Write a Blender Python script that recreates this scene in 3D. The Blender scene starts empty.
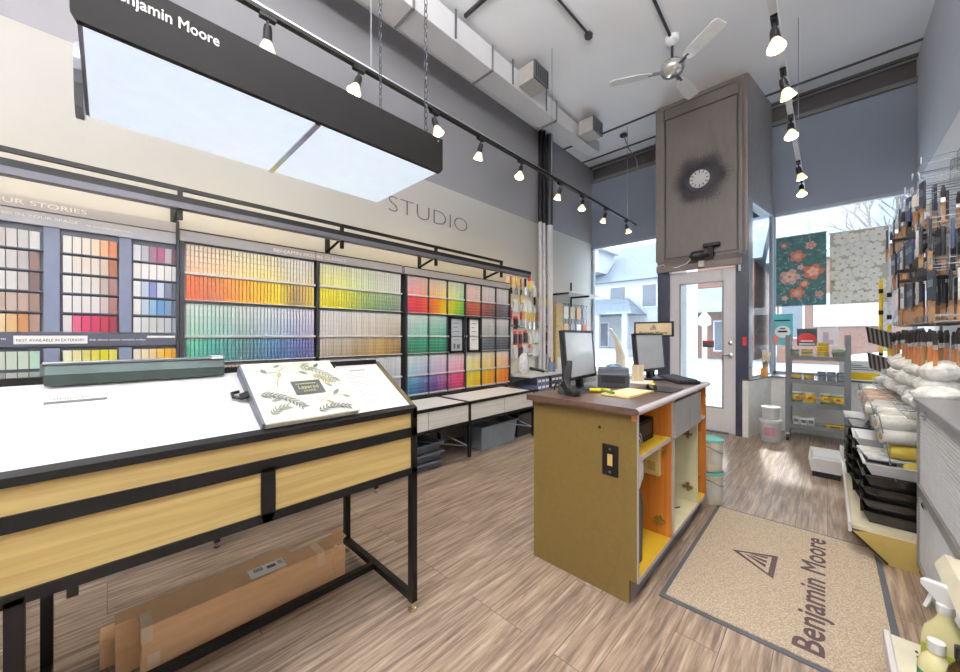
import bpy, math, random
from mathutils import Vector, Matrix
random.seed(7)
S = bpy.context.scene
COL = S.collection
PI = math.pi
def R(d): return math.radians(d)

# ------------------------------------------------------------------ camera, sky, lamps, exposure
cam_d = bpy.data.cameras.new('camera'); cam_d.sensor_width = 36; cam_d.lens = 13.5
cam_d.clip_start = .02; cam_d.clip_end = 300
cam = bpy.data.objects.new('camera', cam_d); COL.objects.link(cam)
cam.location = (0, 0, 1.25); cam.rotation_euler = (R(90), 0, R(44))
S.camera = cam
S.view_settings.view_transform = 'Standard'; S.view_settings.look = 'None'
S.view_settings.gamma = 1; S.view_settings.use_curve_mapping = False
S.view_settings.exposure = 0.1
try:
    S.cycles.use_denoising = True; S.cycles.max_bounces = 9; S.cycles.diffuse_bounces = 5
    S.cycles.transparent_max_bounces = 16; S.cycles.sample_clamp_indirect = 6
    S.cycles.caustics_reflective = False; S.cycles.caustics_refractive = False
except Exception: pass
W = bpy.data.worlds.new('sky'); S.world = W; W.use_nodes = True
wn = W.node_tree; bg = wn.nodes['Background']
tc = wn.nodes.new('ShaderNodeTexCoord'); sp = wn.nodes.new('ShaderNodeSeparateXYZ'); rp = wn.nodes.new('ShaderNodeValToRGB')
wn.links.new(tc.outputs['Generated'], sp.inputs[0]); wn.links.new(sp.outputs['Z'], rp.inputs[0]); wn.links.new(rp.outputs[0], bg.inputs[0])
rp.color_ramp.elements[0].color = (.94, .97, 1, 1); rp.color_ramp.elements[1].color = (.82, .91, 1, 1)
SKY = 4.6
bg.inputs[1].default_value = SKY
sun_d = bpy.data.lights.new('sun', 'SUN'); sun_d.energy = 9; sun_d.angle = R(3); sun_d.color = (1, .97, .92)
sun = bpy.data.objects.new('sun', sun_d); COL.objects.link(sun); sun.rotation_euler = (R(-42), R(8), R(20))
FILL_UP = 225        # light the added fill panels send up to the ceiling
FILL_DOWN = 17      # downward light of each added fill panel, out of view
SPOT_W = 15         # each track spot
BOX_E = .74         # hanging light box diffuser

# ------------------------------------------------------------------ materials
def lin(c):
    return tuple((v/255/12.92 if v/255 <= .04045 else ((v/255+.055)/1.055)**2.4) for v in c[:3]) + (1,)
MATS = {}
def mat(name, rgb, rough=.6, metal=0, var=.06, scale=12, bump=0, spec=.5, emis=None, es=0, alpha=1, trans=0, stretch=(1, 1, 1), coat=0):
    if name in MATS: return MATS[name]
    m = bpy.data.materials.new(name); m.use_nodes = True; nt = m.node_tree; b = nt.nodes['Principled BSDF']
    b.inputs['Roughness'].default_value = rough; b.inputs['Metallic'].default_value = metal
    b.inputs['Specular IOR Level'].default_value = spec; b.inputs['Coat Weight'].default_value = coat
    c = lin(rgb)
    t = nt.nodes.new('ShaderNodeTexCoord'); mp = nt.nodes.new('ShaderNodeMapping'); n = nt.nodes.new('ShaderNodeTexNoise')
    mp.inputs['Scale'].default_value = stretch
    n.inputs['Scale'].default_value = scale; n.inputs['Detail'].default_value = 4
    r = nt.nodes.new('ShaderNodeValToRGB')
    r.color_ramp.elements[0].position = .3; r.color_ramp.elements[1].position = .7
    r.color_ramp.elements[0].color = tuple(max(0, v*(1-var)) for v in c[:3]) + (1,)
    r.color_ramp.elements[1].color = tuple(min(1, v*(1+var)) for v in c[:3]) + (1,)
    L = nt.links.new
    L(t.outputs['Object'], mp.inputs[0]); L(mp.outputs[0], n.inputs['Vector']); L(n.outputs[0], r.inputs[0]); L(r.outputs[0], b.inputs['Base Color'])
    if bump:
        bp = nt.nodes.new('ShaderNodeBump'); bp.inputs['Strength'].default_value = bump; bp.inputs['Distance'].default_value = .01
        L(n.outputs[0], bp.inputs['Height']); L(bp.outputs[0], b.inputs['Normal'])
    if emis:
        b.inputs['Emission Color'].default_value = lin(emis); b.inputs['Emission Strength'].default_value = es
    if alpha < 1: b.inputs['Alpha'].default_value = alpha
    if trans: b.inputs['Transmission Weight'].default_value = trans
    MATS[name] = m; return m

def attr_mat(name, rough=.55):
    m = bpy.data.materials.new(name); m.use_nodes = True; nt = m.node_tree; b = nt.nodes['Principled BSDF']
    a = nt.nodes.new('ShaderNodeAttribute'); a.attribute_name = 'Col'
    n = nt.nodes.new('ShaderNodeTexNoise'); n.inputs['Scale'].default_value = 30
    mx = nt.nodes.new('ShaderNodeMix'); mx.data_type = 'RGBA'; mx.blend_type = 'OVERLAY'; mx.inputs[0].default_value = .05
    nt.links.new(a.outputs['Color'], mx.inputs[6]); nt.links.new(n.outputs[0], mx.inputs[7]); nt.links.new(mx.outputs[2], b.inputs['Base Color'])
    b.inputs['Roughness'].default_value = rough; MATS[name] = m; return m
ATT = attr_mat('painted_card')

def wood_mat(name, c1, c2, axis='Y', rough=.5, scale=3., thin=14., spec=.3):
    m = bpy.data.materials.new(name); m.use_nodes = True; nt = m.node_tree; b = nt.nodes['Principled BSDF']; L = nt.links.new
    t = nt.nodes.new('ShaderNodeTexCoord'); mp = nt.nodes.new('ShaderNodeMapping'); n = nt.nodes.new('ShaderNodeTexNoise')
    sc = {'X': (.6, thin, thin), 'Y': (thin, .6, thin), 'Z': (thin, thin, .6)}[axis]
    mp.inputs['Scale'].default_value = sc; n.inputs['Scale'].default_value = scale; n.inputs['Detail'].default_value = 6; n.inputs['Distortion'].default_value = .4
    r = nt.nodes.new('ShaderNodeValToRGB'); r.color_ramp.elements[0].position = .35; r.color_ramp.elements[1].position = .68
    r.color_ramp.elements[0].color = lin(c1); r.color_ramp.elements[1].color = lin(c2)
    L(t.outputs['Object'], mp.inputs[0]); L(mp.outputs[0], n.inputs['Vector']); L(n.outputs[0], r.inputs[0]); L(r.outputs[0], b.inputs['Base Color'])
    b.inputs['Roughness'].default_value = rough; b.inputs['Specular IOR Level'].default_value = spec
    MATS[name] = m; return m

def floor_mat():
    m = bpy.data.materials.new('vinyl_plank_floor'); m.use_nodes = True; nt = m.node_tree; b = nt.nodes['Principled BSDF']; L = nt.links.new
    t = nt.nodes.new('ShaderNodeTexCoord'); mp = nt.nodes.new('ShaderNodeMapping'); mp.inputs['Rotation'].default_value = (0, 0, R(90))
    br = nt.nodes.new('ShaderNodeTexBrick'); br.inputs['Scale'].default_value = 1
    br.inputs['Brick Width'].default_value = 1.22; br.inputs['Row Height'].default_value = .155; br.inputs['Mortar Size'].default_value = .0016
    br.offset = .37; br.offset_frequency = 3
    br.inputs['Color1'].default_value = (.1, .1, .1, 1); br.inputs['Color2'].default_value = (.9, .9, .9, 1); br.inputs['Mortar'].default_value = (0, 0, 0, 1)
    L(t.outputs['Object'], mp.inputs[0]); L(mp.outputs[0], br.inputs['Vector'])
    mp2 = nt.nodes.new('ShaderNodeMapping'); mp2.inputs['Scale'].default_value = (30, 1.9, 1)
    n = nt.nodes.new('ShaderNodeTexNoise'); n.inputs['Scale'].default_value = 1.6; n.inputs['Detail'].default_value = 8; n.inputs['Roughness'].default_value = .65; n.inputs['Distortion'].default_value = .6
    n.noise_dimensions = '4D'
    L(t.outputs['Object'], mp2.inputs[0]); L(mp2.outputs[0], n.inputs['Vector'])
    ml = nt.nodes.new('ShaderNodeMath'); ml.operation = 'MULTIPLY'; ml.inputs[1].default_value = 7
    L(br.outputs['Color'], ml.inputs[0]); L(ml.outputs[0], n.inputs['W'])
    r = nt.nodes.new('ShaderNodeValToRGB'); e = r.color_ramp.elements
    e[0].position = .28; e[0].color = lin((72, 60, 56)); e[1].position = .74; e[1].color = lin((206, 190, 172))
    k = e.new(.45); k.color = lin((136, 118, 104)); k = e.new(.58); k.color = lin((172, 152, 134))
    L(n.outputs[0], r.inputs[0])
    pl = nt.nodes.new('ShaderNodeMix'); pl.data_type = 'RGBA'; pl.blend_type = 'MULTIPLY'; pl.inputs[0].default_value = .35
    r2 = nt.nodes.new('ShaderNodeValToRGB'); r2.color_ramp.elements[0].color = (.62, .62, .66, 1); r2.color_ramp.elements[1].color = (1, .98, .94, 1)
    L(br.outputs['Color'], r2.inputs[0]); L(r.outputs[0], pl.inputs[6]); L(r2.outputs[0], pl.inputs[7])
    mo = nt.nodes.new('ShaderNodeMix'); mo.data_type = 'RGBA'; mo.inputs[7].default_value = lin((60, 52, 48))
    f = nt.nodes.new('ShaderNodeMath'); f.operation = 'MULTIPLY'; f.inputs[1].default_value = .7
    L(br.outputs['Fac'], f.inputs[0]); L(f.outputs[0], mo.inputs[0]); L(pl.outputs[2], mo.inputs[6]); L(mo.outputs[2], b.inputs['Base Color'])
    rr = nt.nodes.new('ShaderNodeMapRange'); rr.inputs[3].default_value = .2; rr.inputs[4].default_value = .44
    L(n.outputs[0], rr.inputs[0]); L(rr.outputs[0], b.inputs['Roughness'])
    bp = nt.nodes.new('ShaderNodeBump'); bp.inputs['Strength'].default_value = .12; bp.inputs['Distance'].default_value = .004
    L(n.outputs[0], bp.inputs['Height']); L(bp.outputs[0], b.inputs['Normal'])
    b.inputs['Specular IOR Level'].default_value = .5
    return m

def glass_mat(name, tint=(235, 245, 250), refl=.06):
    m = bpy.data.materials.new(name); m.use_nodes = True; nt = m.node_tree
    for n in list(nt.nodes):
        if n.type == 'BSDF_PRINCIPLED': nt.nodes.remove(n)
    out = nt.nodes['Material Output']
    tr = nt.nodes.new('ShaderNodeBsdfTransparent'); tr.inputs[0].default_value = lin(tint)
    gl = nt.nodes.new('ShaderNodeBsdfGlossy'); gl.inputs['Roughness'].default_value = .03
    mx = nt.nodes.new('ShaderNodeMixShader'); mx.inputs[0].default_value = refl
    nt.links.new(tr.outputs[0], mx.inputs[1]); nt.links.new(gl.outputs[0], mx.inputs[2]); nt.links.new(mx.outputs[0], out.inputs[0])
    MATS[name] = m; return m

def two_band_wall(name, up, low, zb, rough=.7):
    """two paint colours on one wall, meeting at height zb"""
    m = mat(name, up, rough, var=.03, scale=2); nt = m.node_tree; b = nt.nodes['Principled BSDF']; L = nt.links.new
    t = nt.nodes.new('ShaderNodeTexCoord'); s = nt.nodes.new('ShaderNodeSeparateXYZ'); g = nt.nodes.new('ShaderNodeMath'); g.operation = 'GREATER_THAN'; g.inputs[1].default_value = zb
    mx = nt.nodes.new('ShaderNodeMix'); mx.data_type = 'RGBA'; mx.inputs[6].default_value = lin(low)
    src = b.inputs['Base Color'].links[0].from_socket
    L(t.outputs['Object'], s.inputs[0]); L(s.outputs['Z'], g.inputs[0]); L(g.outputs[0], mx.inputs[0]); L(src, mx.inputs[7]); L(mx.outputs[2], b.inputs['Base Color'])
    return m

black = mat('black_metal', (11, 10, 11), .5, 0, var=.1, spec=.35)
dark = mat('charcoal_metal', (62, 64, 70), .4, .5)
greymetal = mat('grey_metal', (120, 124, 130), .38, .6)
chrome = mat('chrome', (205, 208, 212), .18, 1)
wire = mat('wire_steel', (150, 156, 164), .3, .9)
white = mat('white_laminate', (216, 216, 219), .42, var=.015, scale=3)
whitepl = mat('white_plastic', (228, 232, 235), .4, var=.03)
blackpl = mat('black_plastic', (22, 23, 27), .35, var=.1)
greypl = mat('grey_plastic', (100, 108, 116), .45)
paper = mat('white_paper', (240, 240, 238), .7, var=.02)
ink = mat('black_ink', (35, 35, 38), .7)
greyink = mat('grey_lettering', (96, 96, 100), .6)
whiteink = mat('white_lettering', (240, 240, 240), .6)
cardboard = mat('brown_cardboard', (212, 172, 130), .8, var=.1, scale=5, stretch=(1, 1, 6))
tape = mat('parcel_tape', (214, 190, 160), .3, var=.1)
yellow = mat('yellow_label', (238, 200, 20), .5)
red = mat('red_plastic', (200, 30, 40), .45)
teal = mat('teal_plastic', (110, 190, 186), .45)
navy = mat('navy_trim_paint', (50, 56, 76), .4, var=.05)
bristle = mat('dark_bristle', (40, 36, 36), .8, var=.3, scale=60)
handlewood = wood_mat('handle_wood', (146, 106, 74), (180, 142, 106), 'Z')
handleorange = wood_mat('orange_handle_wood', (176, 104, 58), (206, 140, 90), 'Z')
ferrule = mat('steel_ferrule', (190, 190, 192), .25, .9)
sleeve = mat('dark_card_sleeve', (34, 38, 52), .5, var=.12)
clearbag = mat('clear_plastic_bag', (232, 236, 240), .2, var=.22, scale=26, bump=.8)
fabricw = mat('white_roller_fabric', (240, 238, 232), .95, var=.08, scale=80, bump=.4)
veneer = wood_mat('pale_oak_veneer', (178, 152, 96), (200, 176, 118), 'Y', .5, 3, 16)
veneerwhite = wood_mat('whitewashed_veneer', (222, 219, 212), (238, 235, 228), 'Y', .5, 3, 16)
oliveboard = mat('olive_panel', (110, 90, 44), .5, var=.07, scale=60)
bayorange = wood_mat('orange_board', (190, 112, 40), (206, 130, 54), 'Z', .5)
baylit = mat('lit_orange_board', (226, 186, 50), .45, var=.05)  # orange wood with the yellow lamplight put into its colour
counter = wood_mat('dark_counter_laminate', (74, 54, 46), (96, 74, 66), 'Y', .3, 2, 10, .6)
edgewhite = mat('pale_edge_strip', (196, 190, 196), .35)
steel = mat('brushed_drawer_front', (178, 180, 186), .35, .3)
ceilm = mat('ceiling_paint', (236, 238, 242), .85, var=.03, scale=1.5)
ductm = mat('painted_duct', (204, 204, 206), .6, var=.04, scale=3)
wall_l = two_band_wall('left_wall_paint', (140, 139, 143), (180, 178, 172), 3.03)
wall_r = two_band_wall('right_wall_paint', (200, 204, 212), (236, 238, 242), 3.03)
wall_e = mat('end_wall_paint', (134, 142, 158), .6, var=.03, scale=2)
wall_b = mat('back_wall_paint', (200, 194, 184), .7)
colm = mat('column_panel_paint', (112, 103, 99), .5, var=.05, scale=5, stretch=(4, 4, 1))
colside = mat('column_side_paint', (150, 148, 148), .55)
sillm = mat('sill_wall_paint', (246, 248, 246), .5)
glass = glass_mat('window_glass', (240, 246, 250), .05)
screenm = mat('pale_screen', (186, 192, 200), .12, var=.03)
clearpl = glass_mat('clear_plastic', (248, 250, 252), .10)
bulbm = mat('lit_bulb', (255, 240, 190), .3, emis=(255, 226, 150), es=14)
bulbrim = mat('bulb_reflector', (235, 232, 215), .25, .3, emis=(255, 236, 180), es=.7)
diffuser = mat('lit_diffuser', (150, 158, 166), .25, emis=(226, 240, 255), es=BOX_E)
tube_l = mat('lit_tube', (255, 244, 205), .4, emis=(255, 216, 122), es=6.5)
snow = mat('snow', (186, 190, 196), .9, var=.03, scale=1)

# ------------------------------------------------------------------ mesh building
WM = {}
def M4(loc=(0, 0, 0), rz=0): return Matrix.Translation(loc) @ Matrix.Rotation(rz, 4, 'Z')
def props(o, label=None, cat=None, group=None, kind=None):
    if label: o['label'] = label
    if cat: o['category'] = cat
    if group: o['group'] = group
    if kind: o['kind'] = kind
    return o
def thing(name, label, cat, loc=(0, 0, 0), rz=0, group=None):
    o = bpy.data.objects.new(name, None); COL.objects.link(o); o.location = loc; o.rotation_euler = (0, 0, rz)
    o.empty_display_size = .05
    WM[o.name] = M4(loc, rz)
    return props(o, label, cat, group)

class G:
    def __init__(s): s.v = []; s.f = []; s.m = []; s.c = []; s.cur = 0; s.col = None; s.X = None
    def add(s, vs, fs):
        o = len(s.v)
        if s.X is not None: vs = [tuple(s.X @ Vector(v)) for v in vs]
        s.v += [tuple(v) for v in vs]
        for f in fs: s.f.append([i+o for i in f]); s.m.append(s.cur); s.c.append(s.col)
        return s
    def box(s, x0, x1, y0, y1, z0, z1):
        if x0 > x1: x0, x1 = x1, x0
        if y0 > y1: y0, y1 = y1, y0
        if z0 > z1: z0, z1 = z1, z0
        return s.add([(x0, y0, z0), (x1, y0, z0), (x1, y1, z0), (x0, y1, z0), (x0, y0, z1), (x1, y0, z1), (x1, y1, z1), (x0, y1, z1)],
              [(0, 3, 2, 1), (4, 5, 6, 7), (0, 1, 5, 4), (1, 2, 6, 5), (2, 3, 7, 6), (3, 0, 4, 7)])
    def prism(s, poly, a, b, axis='Z'):
        """polygon extruded from a to b along axis; poly in the other two coords (X: y,z / Y: x,z / Z: x,y)"""
        def P(p, t): return {'Z': (p[0], p[1], t), 'Y': (p[0], t, p[1]), 'X': (t, p[0], p[1])}[axis]
        n = len(poly)
        return s.add([P(p, a) for p in poly]+[P(p, b) for p in poly],
                     [tuple(range(n))[::-1], tuple(range(n, 2*n))]+[(i, (i+1) % n, n+(i+1) % n, n+i) for i in range(n)])
    def rings(s, rings, cap=True):
        n = len(rings[0]); fs = []
        for k in range(len(rings)-1):
            for i in range(n): fs.append((k*n+i, k*n+(i+1) % n, (k+1)*n+(i+1) % n, (k+1)*n+i))
        if cap: fs.append(tuple(range(n))[::-1]); fs.append(tuple(range((len(rings)-1)*n, len(rings)*n)))
        return s.add([p for r in rings for p in r], fs)
    def lathe(s, prof, c=(0, 0, 0), n=16, axis=(0, 0, 1), cap=True):
        """prof: (radius, height) along axis from c"""
        a = Vector(axis).normalized(); u = a.orthogonal().normalized(); w = a.cross(u); c = Vector(c)
        return s.rings([[tuple(c+a*h+(u*math.cos(2*PI*i/n)+w*math.sin(2*PI*i/n))*max(r, 1e-4)) for i in range(n)] for r, h in prof], cap)
    def tube(s, pts, r, n=8, r1=None):
        pts = [Vector(p) for p in pts]; rs = []
        u = None
        for k, p in enumerate(pts):
            d = (pts[min(k+1, len(pts)-1)]-pts[max(k-1, 0)]).normalized()
            if u is None: u = d.orthogonal().normalized()
            else: u = (u-d*u.dot(d)).normalized()
            w = d.cross(u); q = r if r1 is None else r+(r1-r)*k/(len(pts)-1)
            rs.append([tuple(p+(u*math.cos(2*PI*i/n+PI/n)+w*math.sin(2*PI*i/n+PI/n))*q) for i in range(n)])
        return s.rings(rs)
    def bar(s, p0, p1, w, h=None):
        """square bar"""
        return s.tube([p0, p1], w/2*1.4142, 4)
    def quad(s, a, b, c, d): return s.add([a, b, c, d], [(0, 1, 2, 3)])
    def ball(s, c, rx, ry=None, rz=None, n=12, m=8, j=0):
        ry = ry or rx; rz = rz or rx
        rs = []
        for k in range(m+1):
            ph = PI*k/m; q = math.sin(ph)
            rs.append([(c[0]+rx*q*math.cos(2*PI*i/n)*(1+j*random.uniform(-1, 1)), c[1]+ry*q*math.sin(2*PI*i/n)*(1+j*random.uniform(-1, 1)), c[2]-rz*math.cos(ph)*(1+j*random.uniform(-1, 1))) for i in range(n)])
        return s.rings(rs, False)
    def build(s, name, mats, parent=None, local=False, bevel=0, smooth=False, label=None):
        me = bpy.data.meshes.new(name)
        vs = s.v
        inv = None
        if parent is not None and not local:
            inv = WM.get(parent.name, Matrix()).inverted(); vs = [tuple(inv @ Vector(v)) for v in vs]
        me.from_pydata(vs, [], s.f)
        if not isinstance(mats, (list, tuple)): mats = [mats]
        for m in mats: me.materials.append(m)
        me.polygons.foreach_set('material_index', [min(i, len(mats)-1) for i in s.m])
        if any(c is not None for c in s.c):
            ca = me.color_attributes.new('Col', 'FLOAT_COLOR', 'CORNER'); arr = []
            for p, c in zip(me.polygons, s.c): arr += list(lin(c or (200, 200, 200)))*p.loop_total
            ca.data.foreach_set('color', arr)
        if smooth:
            me.polygons.foreach_set('use_smooth', [True]*len(me.polygons))
        me.update()
        o = bpy.data.objects.new(name, me); COL.objects.link(o)
        if smooth:
            try: me.set_sharp_from_angle(angle=R(40))
            except Exception: pass
        if parent is not None: o.parent = parent; WM[o.name] = WM.get(parent.name, Matrix())
        else: WM[o.name] = Matrix()
        if bevel:
            bm = o.modifiers.new('bevel', 'BEVEL'); bm.width = bevel; bm.segments = 2; bm.limit_method = 'ANGLE'; bm.angle_limit = R(40)
        if label: o['label'] = label
        return o
def solo(o, label, cat, group=None): return props(o, label, cat, group)
def struct(g, name, m, parent=None, bevel=0, smooth=False):
    o = g.build(name, m, parent, bevel=bevel, smooth=smooth)
    if parent is None: o['kind'] = 'structure'
    return o
def kids(o): return [c for c in o.children]
def copy_tree(o, parent=None):
    c = o.copy(); COL.objects.link(c); c.parent = parent
    WM[c.name] = WM.get(o.name, Matrix())
    for ch in kids(o): copy_tree(ch, c)
    return c
def place(o, loc, rz=0, label=None, group=None):
    o.location = loc; o.rotation_euler = (0, 0, rz); WM[o.name] = M4(loc, rz)
    if label: o['label'] = label
    if group: o['group'] = group
    return o

def text(s, size, origin, xdir, ydir, m, parent=None, name='lettering', depth=.0006, bold=0, width=None, align='LEFT', spacing=1):
    cu = bpy.data.curves.new('t', 'FONT'); cu.body = s; cu.size = 1; cu.offset = min(bold, 0); cu.space_character = spacing; cu.resolution_u = 3
    ob = bpy.data.objects.new('t', cu); COL.objects.link(ob)
    dg = bpy.context.evaluated_depsgraph_get(); ev = ob.evaluated_get(dg)
    me = ev.to_mesh()
    vs = [tuple(v.co) for v in me.vertices]; fs = [tuple(p.vertices) for p in me.polygons]
    ev.to_mesh_clear(); bpy.data.objects.remove(ob); bpy.data.curves.remove(cu)
    if not vs: return None
    x0 = min(v[0] for v in vs); x1 = max(v[0] for v in vs)
    sx = size if width is None else width/(x1-x0)
    sy = size
    X = Vector(xdir).normalized(); Y = Vector(ydir).normalized(); Z = X.cross(Y).normalized(); O = Vector(origin)
    off = {'LEFT': x0, 'CENTER': (x0+x1)/2, 'RIGHT': x1}[align]
    g = G(); bb = max(bold, 0)
    for i, (dx_, dy_) in enumerate(((0, 0), (bb, 0), (-bb, 0), (0, bb), (0, -bb)) if bb else ((0, 0),)):
        g.add([tuple(O+X*(v[0]-off+dx_)*sx+Y*(v[1]+dy_)*sy+Z*(depth+i*4e-5)) for v in vs], fs)
    return g.build(name, m, parent)
def lerp(a, b, t): return tuple(a[i]+(b[i]-a[i])*t for i in range(3))
def ramp(cols, t):
    t = max(0, min(.9999, t))*(len(cols)-1); i = int(t); return lerp(cols[i], cols[i+1], t-i)

# ================================================================== STRUCTURE
XL, XR, YE, YB, ZC = -3.30, .75, 6.55, -4.0, 4.5
struct(G().box(XL-.1, XR+.1, YB-.1, 6.75, -.12, 0), 'floor', floor_mat())
struct(G().box(XL-.1, XR+.1, YB-.1, 6.75, ZC, ZC+.12), 'ceiling', ceilm)
struct(G().box(XL-.12, XL, YB, 6.7, 0, ZC), 'wall_left', wall_l)
struct(G().box(XR, XR+.12, YB, 6.7, 0, ZC), 'wall_right', wall_r)
struct(G().box(XL, XR, YB-.12, YB, 0, ZC), 'wall_back', wall_b)
# end wall above the shop windows, low walls below them
e = G(); e.box(XL, XR, YE, YE+.15, 2.97, 4.22); struct(e, 'wall_end', wall_e)
struct(G().box(XL, XR, YE+.06, YE+.15, 4.22, ZC), 'trim_1', mat('dark_recess_paint', (78, 74, 76), .6))
struct(G().box(XL, XR, 6.50, YE+.1, 4.20, 4.25), 'trim_2', mat('header_lip_paint', (112, 110, 112), .5))
struct(G().box(XL, XR, 6.45, 6.49, 4.47, ZC), 'trim_3', mat('dark_seam', (70, 72, 78), .5))
struct(G().box(XL, XR, 6.17, 6.20, 4.485, ZC), 'trim_4', MATS['dark_seam'])
struct(G().box(XL, -1.75, 5.50, 5.53, 4.485, ZC), 'trim_5', MATS['dark_seam'])
struct(G().box(-.55, XR, 6.2, YE+.1, 0, .70), 'wall_sill_right', sillm)
struct(G().box(-.56, XR, 6.17, 6.52, .70, .715), 'trim_6', mat('dark_sill_edge', (90, 92, 98), .4))
struct(G().box(XL, -1.76, 6.3, YE+.1, 0, .55), 'wall_sill_left', sillm)
# splayed low wall and glass right of the door column
def splay(t): return (-.70+.15*t, 5.46+.76*t)
a, b_ = splay(0), splay(1)
g = G(); g.prism([(a[0]-.12, a[1]+.02), a, b_, (b_[0]-.12, b_[1]+.02)], 0, .70); struct(g, 'wall_sill_splayed', sillm)
g = G(); g.prism([(a[0]-.13, a[1]+.02), (a[0]+.015, a[1]-.01), (b_[0]+.015, b_[1]), (b_[0]-.13, b_[1]+.02)], .70, .715); struct(g, 'trim_7', MATS['dark_sill_edge'])
# the column with the door
col = thing('wall_column', None, None); col['kind'] = 'structure'
g = G(); g.box(-1.75, -.72, 5.48, 5.60, 2.22, ZC); g.build('front_panel', colm, col)
g = G(); g.prism([(-.72, 5.48), (-.70, 5.50), (-.56, 6.5), (-.70, 6.55), (-.80, 5.6)], 2.97, ZC); g.build('side_face', colside, col)
g = G(); g.box(-1.75, -1.65, 5.6, 6.55, 0, ZC); g.build('side_face', colside, col)
g = G(); g.box(-1.75, -1.595, 5.47, 5.60, 0, 2.22); g.box(-.83, -.70, 5.47, 5.60, 0, 2.30); g.build('door_jamb', navy, col)
g = G(); g.box(-.735, -.70, 5.45, 5.58, 2.3, 4.47); g.box(-.79, -.755, 5.455, 5.50, 2.28, 4.3); g.build('corner_moulding', mat('moulding_paint', (112, 104, 100), .4), col)
g = G(); g.box(-1.77, -1.66, 5.455, 5.49, 2.3, 4.47); g.build('left_pilaster', MATS['moulding_paint'], col)
# picture-frame moulding on the panel
g = G(); x0, x1, z0, z1 = -1.64, -.82, 2.34, 4.28; w = .012
for q in ((x0, x1, z1, z1+w), (x0, x1, z0-w, z0), (x0-w, x0, z0-w, z1+w), (x1, x1+w, z0-w, z1+w)): g.box(q[0], q[1], 5.468, 5.482, q[2], q[3])
g.build('panel_moulding', mat('dark_bead', (60, 52, 50), .5), col)
g = G()
pts = [(-1.76, 5.46, 4.44), (-.86, 5.46, 4.44)]+[(-.86+.07*math.sin(t*PI/12), 5.46, 4.37+.07*math.cos(t*PI/12)) for t in range(1, 7)]+[(-.79, 5.46, 3.2), (-.79, 5.46, 2.33)]
g.tube(pts, .012, 8); g.build('rounded_moulding', MATS['moulding_paint'], col, smooth=True)
g = G(); g.box(-1.75, -.76, 5.42, 5.47, 2.14, 2.22); g.prism([(5.42, 2.22), (5.48, 2.22), (5.48, 2.30)], -1.75, -.76, 'X'); g.build('door_header', colm, col)
# door
d = thing('door_1', None, None, (-1.215, 5.5, 0)); d['kind'] = 'structure'
wd = mat('door_paint', (232, 232, 238), .4, var=.02)
g = G(); g.box(-1.595, -1.46, 5.5, 5.545, .01, 2.12); g.box(-.975, -.83, 5.5, 5.545, .01, 2.12); g.box(-1.46, -.975, 5.5, 5.545, 1.95, 2.12); g.box(-1.46, -.975, 5.5, 5.545, .01, .33); g.build('door_frame', wd, d, bevel=.003)
g = G()
for q in ((-1.475, -.96, 1.945, 1.965), (-1.475, -.96, .315, .335), (-1.475, -1.455, .33, 1.95), (-.98, -.96, .33, 1.95)): g.box(q[0], q[1], 5.492, 5.5, q[2], q[3])
g.build('glazing_bead', mat('door_bead', (160, 160, 166), .4), d)
g = G(); g.box(-1.46, -.975, 5.518, 5.524, .33, 1.95); g.build('door_glass', glass, d)
g = G(); g.lathe([(.03, 0), (.03, .012), (.012, .016), (.012, .05)], (-.885, 5.5, 1.00), 16, (0, -1, 0)); g.tube([(-.885, 5.452, 1.0), (-.99, 5.452, 1.0)], .009, 8); g.build('door_handle', chrome, d, smooth=True)
g = G(); g.lathe([(.028, 0), (.028, .012), (.015, .02)], (-.885, 5.5, 1.16), 16, (0, -1, 0)); g.build('deadbolt', chrome, d, smooth=True)
g = G(); g.box(-1.20, -1.07, 5.514, 5.517, 1.10, 1.19); g.build('door_sticker', mat('dark_sticker', (60, 56, 62), .5), d)
g = G(); g.box(-1.20, -1.07, 5.511, 5.514, 1.165, 1.19); g.build('sticker_band', red, d)
g = G(); g.box(-1.5, -.9, 5.46, 5.5, 0, .02); g.build('threshold', greymetal, d)
# windows
def window(name, x0, x1, z0, z1, y, frame):
    t = thing(name, None, None, ((x0+x1)/2, y, z0)); t['kind'] = 'structure'
    g = G(); w = .045
    for q in ((x0, x0+w, z0, z1), (x1-w, x1, z0, z1), (x0, x1, z0, z0+w), (x0, x1, z1-w, z1)): g.box(q[0], q[1], y-.03, y+.03, q[2], q[3])
    g.build('window_frame', frame, t)
    g = G(); g.box(x0+w, x1-w, y-.004, y+.004, z0+w, z1-w); g.build('window_glass', glass, t)
wf = mat('window_frame_paint', (150, 156, 166), .4)
window('window_1', XL, -1.76, .55, 2.97, 6.56, wf)
window('window_2', -.57, XR, .715, 2.97, 6.56, wf)
w3 = thing('window_3', None, None, (-.63, 5.9, .715)); w3['kind'] = 'structure'
p0, p1 = Vector((-.70, 5.60)), Vector((-.57, 6.50)); dd = (p1-p0).normalized(); nn = Vector((dd.y, -dd.x))
g = G()
def pr(g, s0, s1, z0, z1, h=.02):
    q0 = p0+dd*s0; q1 = p0+dd*s1; g.prism([tuple(q0-nn*h), tuple(q0+nn*h), tuple(q1+nn*h), tuple(q1-nn*h)], z0, z1)
Ls = (p1-p0).length
pr(g, -.1, .03, .715, 2.97); pr(g, Ls-.02, Ls+.05, .715, 2.97); pr(g, .03, Ls, 2.93, 2.97); pr(g, .03, Ls, .715, .745); g.build('window_frame', wf, w3)
g = G(); pr(g, .03, Ls-.03, .745, 2.93, .003); g.build('window_glass', glass, w3)
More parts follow.
